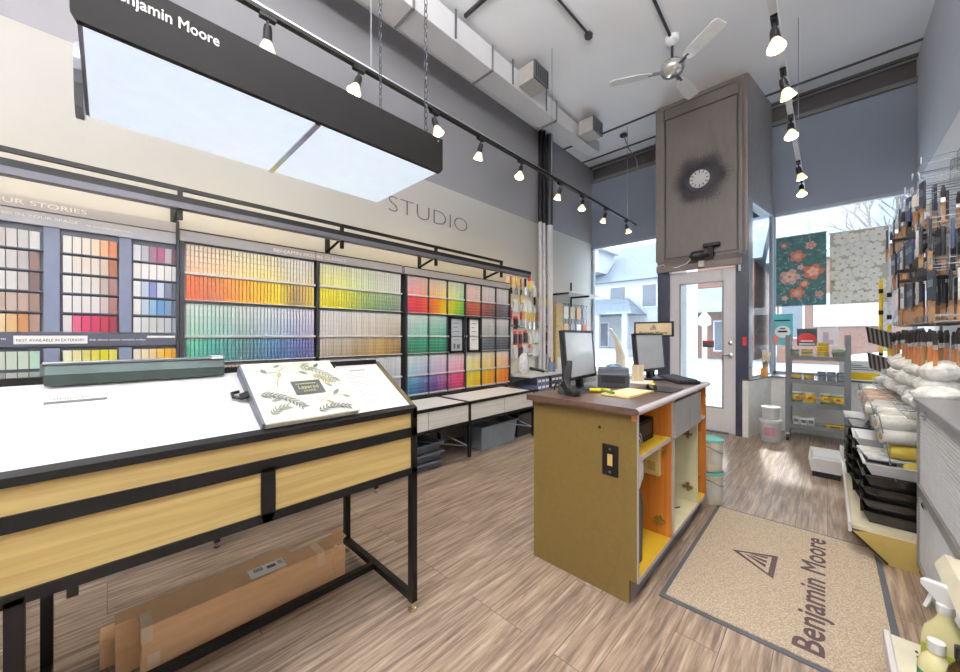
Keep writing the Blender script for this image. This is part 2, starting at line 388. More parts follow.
# pipes and panel on the left wall
for n_, (yy, rr, mm) in enumerate(((4.70, .030, black), (4.80, .028, black), (4.96, .055, mat('dark_conduit', (54, 56, 62), .4)))):
    g = G(); g.tube([(XL+.07, yy, 3.03), (XL+.07, yy, 4.49)], rr, 12); g.cur = 1; g.tube([(XL+.07, yy, 0), (XL+.07, yy, 3.03)], rr, 12)
    struct(g, 'trim_%d' % (8+n_), [mm, mat('white_painted_pipe', (206, 206, 208), .5)], smooth=True)

# ------------------------------------------------------------------ exterior
struct(G().box(-60, 60, 6.75, 90, -.30, -.12), 'ground', snow)
solo(G().box(-60, 60, 9.5, 14.5, -.12, -.10).build('road', mat('wet_road', (172, 178, 186), .7)), 'pale grey salted street running past the shop window', 'road')
def house(name, label, x0, x1, y, zt, wallm, roofm, wins, porch=None, gable=True, storey_roof=1.8):
    t = thing(name, label, 'house', ((x0+x1)/2, y, -.12))
    G().box(x0, x1, y, y+8, -.12, zt).build('wall', wallm, t)
    g = G(); o = .4
    g.add([(x0-o, y-o, zt), (x1+o, y-o, zt), (x1+o, y+8, zt), (x0-o, y+8, zt), (x0-o, y+4, zt+storey_roof*1.9), (x1+o, y+4, zt+storey_roof*1.9)],
          [(0, 1, 5, 4), (2, 3, 4, 5), (1, 2, 5), (3, 0, 4), (0, 3, 2, 1)])
    g.build('roof', roofm, t)
    for (a, b, c, dd_) in wins:
        f = G(); f.box(a-.08, b+.08, y-.06, y+.02, c-.08, dd_+.08); fo = f.build('window', mat('pale_window_trim', (210, 214, 220), .5), t)
        G().box(a, b, y-.08, y-.05, c, dd_).build('pane', mat('far_window_pane', (112, 118, 126), .5), fo)
    return t
hw = mat('white_siding', (182, 184, 188), .8, var=.05, scale=2, stretch=(1, 1, 14))
hr = mat('snowy_roof', (120, 128, 138), .9, var=.04, scale=1)
brick = mat('pale_brick', (142, 110, 98), .9, var=.12, scale=9, stretch=(1, 1, 3))
h1 = house('white_house', 'white sided house with a columned porch and snowy roof seen through the left window', -17, -7.6, 26, 5.2, hw, hr, [(-11.6, -10.5, 3.3, 4.8), (-9.3, -8.4, 3.3, 4.8), (-15.5, -14, 3.3, 4.8), (-12.6, -11.8, .5, 2.2)])
g = G(); g.add([(-17, 23.2, 2.7), (-9.0, 23.2, 2.7), (-9.0, 26, 2.7), (-17, 26, 2.7), (-16, 25.9, 4.0), (-10.3, 25.9, 4.0)], [(0, 1, 5, 4), (1, 2, 5), (3, 0, 4), (0, 3, 2, 1), (2, 3, 4, 5)]); g.build('porch_roof', hr, h1)
for x in (-15.5, -13.2, -11.4, -9.5):
    g = G(); g.box(x-.16, x+.16, 23.3, 23.6, -.12, 2.7); g.build('porch_column', hw, h1)
g = G(); g.box(-16, -9.2, 23.2, 26, -.12, .4); g.build('porch_deck', hw, h1)
g = G(); g.box(-15.4, -12.2, 25.2, 28, 6.0, 7.6); g.prism([(25.0, 7.6), (28, 7.6), (28, 7.9), (25.0, 7.75)], -15.8, -11.8, 'X'); g.build('dormer', hw, h1)
h2 = house('corner_shop', 'low brick building with a pale green awning seen through the door glass', -6.6, -3.0, 25.5, 5.6, brick, hr, [(-6.6, -5.9, .4, 2.1), (-4.9, -4.3, .4, 2.1)])
g = G(); g.prism([(25, 4.1), (25, 2.9), (23.6, 2.6), (23.6, 2.8)], -7.1, -3.4, 'X'); g.build('awning', mat('pale_green_awning', (150, 176, 174), .8), h2)
h3 = house('brick_house', 'pale brick house with dark framed windows seen behind the hanging wallpaper', -1.9, 5, 24, 5.0, brick, hr, [(-1.7, -.9, 1.2, 3.4), (2.9, 4.2, 2, 3.4)])
G().box(-.5, 2.0, 23.9, 24, 1.7, 3.3).build('sign_board', hw, h3)
g = G(); g.tube([(-2.42, 10, -.12), (-2.42, 10, 7.5)], .14, 12); solo(g.build('utility_pole', mat('pale_concrete', (186, 194, 204), .8), smooth=True), 'pale grey utility pole at the kerb seen through the door glass', 'pole')
for (x, lab) in ((-3.2, 'white roadside lantern post seen through the upper door glass'), (-9.9, 'white lantern post standing before the white house porch')):
    t = thing('lantern_post', lab, 'lamp post', (x, 15, -.12)); lw = mat('frosted_white', (190, 194, 198), .5)
    g = G(); g.tube([(x, 15, -.12), (x, 15, 1.6)], .08, 10); g.build('post', lw, t)
    g = G(); g.lathe([(.08, 0), (.2, .06), (.2, .3), (.09, .45), (.02, .6)], (x, 15, 1.6), 12); g.build('lantern', lw, t, smooth=True)
# parked vehicle
t = thing('parked_car', 'white snow-covered car parked low through the right window', 'car', (2.2, 12, -.1), 0)
vw = mat('white_car_paint', (206, 210, 214), .3)
g = G(); g.prism([(.4, .15), (4.9, .15), (4.9, .8), (4.1, .9), (3.3, 1.36), (1.9, 1.38), (1.2, .92), (.4, .78)], 11, 12.8, 'Y'); g.build('body', vw, t, bevel=.05)
g = G(); g.prism([(1.45, .93), (2.4, .93), (2.4, 1.28), (2.0, 1.28)], 10.985, 11.0, 'Y'); g.box(2.5, 3.2, 10.985, 11, .93, 1.28); g.build('window', MATS['far_window_pane'], t)
for wx in (1.2, 4.0):
    g = G(); g.lathe([(.32, 0), (.32, .2)], (wx, 10.95, .225), 18, (0, 1, 0)); g.build('wheel', blackpl, t)
# trees
def tree(x, y, h, label, seed):
    rnd = random.Random(seed)
    t = thing('bare_tree', label, 'tree', (x, y, -.12), group='bare winter trees across the street'); g = G()
    def br(p, d, l, r, k):
        q = p+d*l*.5+Vector((rnd.uniform(-.05, .05), 0, 0))*l; e = p+d*l
        g.tube([p, q, e], r, 5, r*.62)
        if k == 0: return
        for _ in range(3 if k > 1 else 4):
            nd = (d+Vector((rnd.uniform(-.75, .75), rnd.uniform(-.5, .5), rnd.uniform(-.05, .5)))).normalized()
            br(e if rnd.random() < .6 else q, nd, l*rnd.uniform(.6, .85), r*.6, k-1)
    br(Vector((x, y, -.12)), Vector((0, 0, 1)), h*.36, .17, 5)
    g.build('trunk_and_branches', mat('frosty_bark', (112, 104, 100), .9, var=.2), t)
tree(1.5, 18, 8.5, 'bare tree above the flowered wallpaper, its branches spreading over the brick house', 3)
tree(4.6, 22, 9, 'bare tree at the right edge of the window, half behind the hanging brushes', 5)

# ================================================================== CEILING THINGS
# duct along the left wall
t = thing('air_duct', 'long pale grey sheet metal duct along the ceiling above the left wall', 'duct', (-2.8, 3, 4.2))
g = G()
g.box(-2.95, -2.66, -3.9, 2.95, 4.18, 4.44); g.box(-2.94, -2.66, 2.96, 4.25, 4.19, 4.43); g.build('duct_run', ductm, t, bevel=.004)
g = G(); g.prism([(4.26, 4.22), (4.26, 4.44), (5.62, 4.44), (5.62, 4.26)], -2.90, -2.70, 'X'); g.build('duct_run', ductm, t, bevel=.004, label='narrower end length of the duct')
for y in (.9, 1.9, 2.95, 4.25): G().box(-2.96, -2.65, y-.012, y+.012, 4.17, 4.45).build('seam_collar', mat('seam_metal', (120, 120, 122), .5), t)
for y in (1.4, 2.4, 3.3, 4.0, 5.1):
    g = G(); g.box(-2.655, -2.645, y-.01, y+.01, 4.2, 4.49); g.build('hanger_strap', greymetal, t)
for (y, s_, lab) in ((3.55, 1, 'square duct outlet box with slotted grille over the middle of the room'), (5.0, .95, 'square duct outlet box with slotted grille nearest the window wall')):
    v = thing('duct_outlet', lab, 'vent', (-2.54, y, 4.22), 0, 'outlet boxes on the duct')
    x0, x1 = -2.65, -2.43
    g = G(); g.box(x0, x1, y-.15, y+.13, 4.22, 4.42); g.build('outlet_box', mat('box_sheet_metal', (176, 172, 166), .5), v, bevel=.004)
    g = G(); g.box(x1, x1+.012, y-.15, y+.13, 4.22, 4.42); gr = g.build('grille', mat('grille_dark', (50, 52, 56), .5), v)
    g = G()
    for k in range(7): g.box(x1+.012, x1+.018, y-.14+k*.043, y-.125+k*.043, 4.235, 4.405)
    g.box(x1+.01, x1+.02, y-.15, y+.13, 4.405, 4.42); g.box(x1+.01, x1+.02, y-.15, y+.13, 4.22, 4.235); g.box(x1+.01, x1+.02, y-.15, y-.138, 4.22, 4.42); g.box(x1+.01, x1+.02, y+.118, y+.13, 4.22, 4.42)
    g.build('louvre', greymetal, gr)
# ceiling conduits
g = G(); g.tube([(-1.87, 2.45, 4.475), (-1.84, 3.55, 4.475)], .012, 8); g.lathe([(.04, 0), (.045, .03), (.03, .05)], (-1.84, 3.58, 4.445), 12); solo(g.build('ceiling_conduit', dark, smooth=True), 'thin dark conduit on the ceiling ending in a round junction box', 'conduit')
g = G(); g.tube([(-1.15, 2.3, 4.48), (-1.22, 4.2, 4.48)], .014, 8); solo(g.build('ceiling_conduit', dark, smooth=True), 'thin dark conduit on the ceiling leading to the fan', 'conduit')
g = G(); g.box(-2.64, -1.9, 2.5, 2.53, 4.47, 4.5); solo(g.build('ceiling_rail', dark), 'short dark metal rail across the ceiling beside the duct', 'rail')
g = G()
for k in range(3):
    g.tube([(-1.86+.11*math.cos(a_*PI/12)*(1+.1*k), 2.35+.10*math.sin(a_*PI/12)+.02*k, 4.44-.01*k) for a_ in range(0, 25)], .005, 6)
solo(g.build('cable_coil', dark, smooth=True), 'loose coil of dark cable hanging at the ceiling conduit', 'cable')
t = thing('pendant_hook', 'small round ceiling plate with a bent wire beside the end wall', 'ceiling hook', (-2.35, 5.75, 4.5))
g = G(); g.lathe([(.06, 0), (.06, .02), (.03, .04)], (-2.35, 5.75, 4.455), 14); g.build('plate', dark, t)
g = G(); g.tube([(-2.35, 5.75, 4.46), (-2.33, 5.9, 4.3), (-2.3, 6.15, 4.2), (-2.3, 6.2, 4.0)], .007, 6); g.build('wire', greymetal, t)
# fan
t = thing('ceiling_fan', 'white three-bladed ceiling fan on a short rod', 'fan', (-1.22, 4.28, 4.5))
fw = mat('white_fan_enamel', (232, 232, 232), .25)
g = G(); g.lathe([(.02, -.09), (.07, -.05), (.075, 0)], (-1.22, 4.28, 4.5), 18); g.build('canopy', fw, t, smooth=True)
g = G(); g.tube([(-1.22, 4.28, 4.42), (-1.22, 4.28, 4.2)], .014, 10); g.build('rod', dark, t)
g = G(); g.lathe([(.03, .10), (.09, .08), (.12, .04), (.12, 0), (.10, -.04), (.05, -.065), (.02, -.07)][::-1], (-1.22, 4.28, 4.15), 24); g.build('motor', mat('chrome_fan_motor', (214, 214, 210), .15, .7), t, smooth=True)
for k in range(3):
    an = R(205+120*k); u = Vector((math.cos(an), math.sin(an), 0)); w = Vector((-u.y, u.x, 0)); c0 = Vector((-1.22, 4.28, 4.14))
    def bp_(r, s_, z): return tuple(c0+u*r+w*s_+Vector((0, 0, z)))
    g = G(); vs = []
    for (r, hw_) in ((.2, .045), (.3, .065), (.6, .07), (.64, .05)):
        vs.append([bp_(r, -hw_, .012), bp_(r, hw_, -.012), bp_(r, hw_, -.004), bp_(r, -hw_, .020)])
    g.rings(vs); g.build('blade', fw, t)
    g = G(); g.rings([[bp_(.08, -.02, 0), bp_(.08, .02, 0), bp_(.08, .02, .01), bp_(.08, -.02, .01)], [bp_(.24, -.02, 0), bp_(.24, .02, 0), bp_(.24, .02, .01), bp_(.24, -.02, .01)]]); g.build('blade_iron', greymetal, t)

# ------------------------------------------------------------------ track lighting
def make_track(x, y0, y1, m, label, cables):
    t = thing('light_track', label, 'track', (x, (y0+y1)/2, 3.05))
    g = G(); g.box(x-.018, x+.018, y0, y1, 3.03, 3.052); g.build('track_rail', m, t)
    g = G(); g.box(x-.018, x+.018, y0, y1, 3.052, 3.062); g.build('rail_edge', chrome if m is black else whitepl, t)
    for yc in cables:
        g = G(); g.tube([(x, yc, 3.06), (x, yc, 4.5)], .0035, 6); g.build('suspension_cable', wire, t)
    return t
make_track(-2.24, -1.0, 5.95, black, 'black light track hung on cables along the left side of the room', (1.25, 3.49, 5.62))
make_track(-.215, 1.2, 5.9, mat('white_track', (214, 218, 226), .35), 'white light track hung on cables over the right side of the room', (2.3, 4.9))
def make_lamp(dirv, lit=True, body=black):
    t = thing('track_spotlight', 'x', 'spotlight')
    g = G(); g.box(-.016, .016, -.04, .04, -.022, 0); g.build('track_adapter', body, t, local=True)
    g = G(); g.tube([(0, 0, -.02), (0, 0, -.07)], .007, 8); g.build('swivel_arm', body, t, local=True)
    D = Vector(dirv).normalized(); c = Vector((0, 0, -.075))
    g = G(); g.lathe([(.017, -.02), (.022, 0), (.024, .045), (.026, .05)], c, 16, D); g.build('lamp_socket', body, t, local=True, smooth=True)
    g = G(); g.lathe([(.02, .05), (.03, .07), (.042, .10), (.044, .112)], c, 18, D, cap=False); b = g.build('bulb', bulbrim, t, local=True, smooth=True)
    g = G(); g.lathe([(.0425, .105), (.036, .114), (.016, .118)], c, 18, D); g.build('bulb_face', bulbm, b, local=True, smooth=True)
    ld = bpy.data.lights.new('lamp_light', 'SPOT'); ld.energy = SPOT_W; ld.color = (1, .78, .44); ld.spot_size = R(105); ld.spot_blend = .9; ld.shadow_soft_size = .045
    lo = bpy.data.objects.new('lamp_light', ld); COL.objects.link(lo); lo.parent = t; lo.location = c+D*.14
    lo.rotation_euler = D.to_track_quat('-Z', 'Y').to_euler()
    return t
L1 = make_lamp((.05, -.35, -1)); L2 = make_lamp((-.45, .1, -1)); L3 = make_lamp((.25, .2, -1)); L4 = make_lamp((.1, -.2, -1))
lampset = [
 (L2, -2.24, .62, 'brightly glaring spotlight at the top left of the black track'),
 (L1, -2.24, 1.16, 'spotlight on the black track above the black fascia of the light box'),
 (L3, -2.24, 1.80, 'glaring round spotlight on the black track just beyond the light box'),
 (L2, -2.24, 2.33, 'spotlight on the black track, next beyond the glaring round one'),
 (L1, -2.24, 2.92, 'spotlight on the black track facing the camera before the wall pipes'),
 (L2, -2.24, 3.66, 'spotlight on the black track just beyond the wall pipes'),
 (L1, -2.24, 4.2, 'spotlight on the black track near its far third'),
 (L2, -2.24, 4.85, 'spotlight on the black track, second from its far end'),
 (L3, -2.24, 5.58, 'spotlight at the far end of the black track near the window'),
 (L4, -.215, 2.60, 'spotlight on the white track nearest the camera'),
 (L3, -.215, 3.15, 'glaring spotlight on the white track, second from the camera'),
 (L1, -.215, 3.85, 'spotlight in the middle of the white track with a downward bulb'),
 (L3, -.215, 4.90, 'spotlight on the white track, second from its far end'),
 (L1, -.215, 5.5, 'spotlight at the far end of the white track above the wallpaper'),
 (L4, -.215, 2.05, 'spotlight on the white track at the top edge of the picture'),
]
usedp = set()
for src, x, y, lab in lampset:
    o = src if src.name not in usedp else copy_tree(src); usedp.add(src.name)
    place(o, (x, y, 3.03), 0, lab, 'spotlights on the black track' if x < -1 else 'spotlights on the white track')
# added fill lights out of view, put in to brighten the room
for i, (x, y) in enumerate(((-.9, -2.4), (.25, .35), (-.7, -.9))):
    t = thing('fill_light', 'added suspended fill light out of view above and behind the viewer', 'fill light', (x, y, 4.5), 0, 'added fill lights out of view')
    g = G(); g.box(x-.30, x+.30, y-.62, y+.62, 3.50, 3.56); g.build('housing', whitepl, t)
    for q in (-.5, .5):
        g = G(); g.tube([(x, y+q, 3.56), (x, y+q, 4.5)], .004, 6); g.build('suspension_cable', wire, t)
    for zz, rx, pw in ((-1.01, 0, FILL_DOWN), (-.92, PI, FILL_DOWN*1.1)):
        ld = bpy.data.lights.new('fill_panel', 'AREA'); ld.shape = 'RECTANGLE'; ld.size = .56; ld.size_y = 1.2; ld.energy = pw if rx == 0 else FILL_UP; ld.color = (1, .96, .92)
        lo = bpy.data.objects.new('fill_panel', ld); COL.objects.link(lo); lo.parent = t; lo.location = (0, 0, zz); lo.rotation_euler = (rx, 0, 0)

# hanging light box
t = thing('hanging_light_box', 'long black-sided light box hung on chains above the display table', 'light fixture', (-1.7, .55, 2.07))
x0, x1, y0, y1 = -1.99, -1.41, -.055, 1.155
g = G(); g.prism([(y0-.012, 2.09), (y0, 2.065), (y1, 2.065), (y1+.015, 2.085), (y1+.015, 2.235), (y0-.012, 2.235)], x1, x1+.02, 'X'); fa = g.build('fascia', mat('black_fascia', (13, 10, 9), .6, var=.05, spec=.25), t)
text('Benjamin Moore', .047, (x1+.0205, .0, 2.168), (0, 1, 0), (0, 0, 1), whiteink, fa, width=.247, bold=.022)
for yy in (y0+.015, y1-.015):
    g = G(); g.lathe([(.006, 0), (.004, .004)], (x1+.02, yy, 2.215), 8, (1, 0, 0)); g.build('rivet', chrome, fa)
g = G(); g.box(x0, x1, y0, y0+.012, 2.075, 2.2); g.box(x0, x1, y1-.012, y1, 2.075, 2.2); g.box(x0, x0+.012, y0, y1, 2.075, 2.2); g.box(x0, x1, y0, y1, 2.2, 2.21); g.build('housing', greymetal, t)
for ya, yb in ((y0+.01, .553), (.573, y1-.01)):
    g = G(); g.box(x0+.01, x1-.004, ya, yb, 2.066, 2.074); g.build('diffuser', diffuser, t)
g = G(); g.box(x0, x1, .553, .573, 2.06, 2.07); g.build('cross_bar', chrome, t)
g = G(); g.lathe([(.12, 0), (.12, .02)], (x0+.15, y0-.02, 2.12), 20, (0, 1, 0)); g.build('end_knockout', greymetal, t)
for (cx, cy) in ((x1-.02, y1-.06), (x0+.1, y1-.04), (x1-.05, .02), (x0+.06, .02)):
    g = G(); zz = 2.2; k = 0
    while zz < 4.48:
        pts = []
        for i in range(9):
            an = 2*PI*i/8; r_ = .009*math.cos(an); h_ = .019*math.sin(an)
            pts.append((cx+(r_ if k % 2 else 0), cy+(0 if k % 2 else r_), zz+.02+h_))
        g.tube(pts, .0028, 4); zz += .031; k += 1
    g.build('chain', dark, t)

# ================================================================== LEFT WALL: COLOUR CHIP DISPLAY
XF = -3.20
rackm = mat('slate_rack_paint', (92, 96, 108), .45, var=.03)
rackband = mat('pale_slate_band', (172, 174, 188), .4, var=.03)
glintback = mat('glint_tray_back', (206, 206, 208), .6)  # pale backing shows in the strip gaps as painted glints
lipm = mat('white_tray_lip', (216, 216, 218), .35)
def chip(name, y0, y1, z0, z1, cols, parent=None, x=XF, tilt=.006, white_top=0):
    """one card: cells of colour from top to bottom"""
    g = G(); n = len(cols)
    for k, c in enumerate(cols):
        za = z1-(z1-z0)*(k+.06)/n; zb = z1-(z1-z0)*(k+1)/n
        xa = x+tilt*(1-k/n); xb = x+tilt*(1-(k+1)/n)
        c = lerp(c, (226, 226, 226), .16); g.col = c; g.add([(x-.006, y0, zb), (xb, y0, zb), (xb, y1, zb), (x-.006, y1, zb), (x-.006, y0, za), (xa, y0, za), (xa, y1, za), (x-.006, y1, za)],
                         [(0, 3, 2, 1), (4, 5, 6, 7), (0, 1, 5, 4), (1, 2, 6, 5), (2, 3, 7, 6), (3, 0, 4, 7)])
    return g
# ---- colour stories rack (the slate panel at the far left)
t = thing('chip_rack', 'slate grey rack of large colour cards headed COLOUR STORIES at the far left', 'display rack', (XL, -.1, 0))
g = G(); g.box(XL+.004, XF-.013, -.95, .340, .62, 1.885); g.build('back_panel', rackm, t)
g = G(); g.box(XL+.004, XF+.01, -.95, .340, 1.955, 2.02); hb = g.build('header', rackband, t)
g = G(); g.box(XL+.004, XF+.006, -.95, .340, 1.875, 1.95); hb2 = g.build('header', mat('silver_band', (178, 182, 194), .4), t)
text('COLOUR STORIES', .038, (XF+.0105, -.56, 1.975), (0, 1, 0), (0, 0, 1), whiteink, hb, width=.475, bold=.0)
text('FIND YOUR STORIES® IN YOUR SPACE', .022, (XF+.0065, -.68, 1.912), (0, 1, 0), (0, 0, 1), whiteink, hb2, width=.56)
text('Ask about colour samples today', .015, (XF+.0065, -.09, 1.908), (0, 1, 0), (0, 0, 1), whiteink, hb2, width=.20)
for ya, yb in ((-.25, -.19), (.052, .108)):
    g = G(); g.box(XF-.012, XF+.012, ya, yb, 1.275, 1.87); g.box(XF-.012, XF+.012, ya, yb, .63, 1.18); g.build('slate_divider', mat('slate_blue', (112, 120, 142), .35), t)
g = G(); g.box(XF-.012, XF+.010, -.95, .345, 1.19, 1.265); bd = g.build('note_band', mat('dark_band', (74, 78, 92), .4), t)
text('Ask about colour samples today.', .017, (XF+.0105, -.075, 1.222), (0, 1, 0), (0, 0, 1), whiteink, bd, width=.25)
text('T-S™', .022, (XF+.0105, -.43, 1.222), (0, 1, 0), (0, 0, 1), whiteink, bd)
g = G(); g.box(XF+.010, XF+.013, -.355, -.082, 1.205, 1.252); nb = g.build('paper_note', paper, t)
text('NOT AVAILABLE IN EXTERIORS', .022, (XF+.0135, -.345, 1.219), (0, 1, 0), (0, 0, 1), ink, nb, width=.25)
g = G(); g.box(XF+.010, XF+.012, .18, .32, 1.238, 1.252); g.build('paper_note', paper, t)
g = G(); g.box(XL+.004, XF+.02, .325, .342, .60, 2.03); g.build('end_post', dark, t)
g = G()
for z in (1.27, 1.386, 1.502, 1.618, 1.734): g.box(XF-.012, XF+.010, -.95, .345, z-.003, z+.003)
g.build('card_ledge', rackm, t)
def cname(c):
    r, g_, b = [v/255 for v in c]; mx, mn = max(r, g_, b), min(r, g_, b); l = (mx+mn)/2; s_ = mx-mn
    if s_ < .05: return 'white' if l > .85 else 'light grey' if l > .65 else 'mid grey' if l > .4 else 'charcoal'
    if mx == r: h = ((g_-b)/s_) % 6
    elif mx == g_: h = (b-r)/s_+2
    else: h = (r-g_)/s_+4
    h *= 60
    nm = 'red' if h < 12 or h > 345 else 'orange' if h < 36 else 'yellow' if h < 66 else 'green' if h < 150 else 'teal' if h < 190 else 'blue' if h < 250 else 'violet' if h < 300 else 'pink'
    if s_ < .13: nm = {'red': 'pinkish grey', 'orange': 'beige', 'yellow': 'cream grey'}.get(nm, nm+'-tinged grey')
    elif l < .42 and nm in ('orange', 'yellow'): nm = 'brown'
    tone = 'very pale' if l > .85 else 'pale' if l > .7 else 'mid' if l > .5 else 'deep' if l > .3 else 'dark'
    return tone+' '+nm
storyrows = ['top', 'second', 'third', 'fourth', 'fifth']
blocks = {
 'leftmost block': ((-.50, -.262), [
   [(226, 222, 218), (214, 208, 204), (196, 190, 190), (206, 206, 206), (196, 196, 198), (214, 216, 216)],
   [(206, 196, 186), (190, 178, 168), (206, 204, 206), (196, 194, 196), (176, 172, 174), (110, 84, 76)],
   [(200, 186, 176), (176, 160, 150), (220, 220, 222), (212, 212, 214), (180, 176, 174), (86, 66, 66)],
   [(186, 170, 156), (168, 146, 132), (172, 150, 136), (176, 156, 146), (166, 140, 126), (122, 96, 84)],
   [(196, 170, 132), (176, 146, 112), (222, 190, 146), (200, 160, 104), (170, 112, 60), (148, 112, 98)]]),
 'middle block': ((-.18, .045), [
   [(240, 240, 240), (242, 238, 232), (244, 232, 220), (240, 214, 188), (224, 164, 122), (188, 106, 66)],
   [(236, 236, 236), (232, 226, 218), (228, 220, 210), (226, 214, 202), (206, 184, 168), (150, 84, 54)],
   [(238, 240, 240), (232, 232, 232), (226, 224, 222), (216, 212, 208), (176, 162, 156), (134, 96, 90)],
   [(240, 240, 240), (236, 236, 236), (230, 226, 226), (222, 216, 216), (196, 178, 182), (140, 92, 88)],
   [(226, 222, 226), (196, 74, 108), (186, 40, 84), (168, 30, 64), (150, 26, 50), (118, 22, 40)]]),
 'right block': ((.115, .342), [
   [(222, 222, 234), (176, 178, 190), (138, 96, 122), (150, 70, 108), (170, 160, 172), (86, 62, 76)],
   [(240, 240, 240), (240, 240, 240), (238, 238, 240), (238, 238, 238), (226, 226, 230), (214, 214, 218)],
   [(230, 232, 236), (180, 196, 224), (110, 124, 186), (196, 208, 228), (96, 106, 134), (64, 68, 84)],
   [(240, 240, 240), (180, 202, 226), (122, 166, 208), (74, 132, 190), (96, 128, 164), (66, 82, 98)],
   [(226, 228, 228), (206, 208, 210), (196, 200, 204), (186, 192, 198), (176, 184, 194), (130, 146, 160)]]),
}
lower = {'leftmost block': [[(150, 170, 150), (170, 186, 164), (186, 196, 184), (190, 206, 190), (188, 206, 192), (168, 204, 186)], [(120, 130, 120), (150, 156, 150), (130, 134, 134), (160, 164, 160), (140, 150, 142), (120, 140, 130)]],
         'middle block': [[(236, 234, 196), (224, 218, 150), (212, 204, 104), (206, 200, 60), (204, 196, 20), (210, 200, 70)], [(220, 214, 190), (206, 196, 160), (190, 180, 130), (180, 172, 110), (170, 160, 90), (160, 150, 90)]],
         'right block': [[(226, 214, 194), (228, 208, 170), (230, 200, 140), (232, 180, 70), (224, 160, 20), (198, 134, 16)], [(220, 200, 180), (214, 186, 150), (206, 170, 130), (196, 150, 100), (186, 130, 80), (160, 110, 60)]]}
nchips = 0
for bl, ((ya, yb), rows) in blocks.items():
    w = (yb-ya)/6
    for r, row in enumerate(rows+lower[bl]):
        if r < 5: z1 = 1.845-r*.116; rn = storyrows[r]+' row'
        else: z1 = 1.175-(r-5)*.116; rn = 'row under note band' if r == 5 else 'lowest row'
        for k, c in enumerate(row):
            y = ya+k*w
            o = chip('c', y+.0015, y+w-.0025, z1-.108, z1-.004, [c], tilt=.012).build('colour_card', ATT)
            side = ('far left', 'left', 'centre left', 'centre right', 'right', 'far right')[k]
            solo(o, '%s card, %s, %s of slate rack, %s' % (cname(c), rn, bl, side), 'colour card', 'colour cards in the slate rack')
            nchips += 1

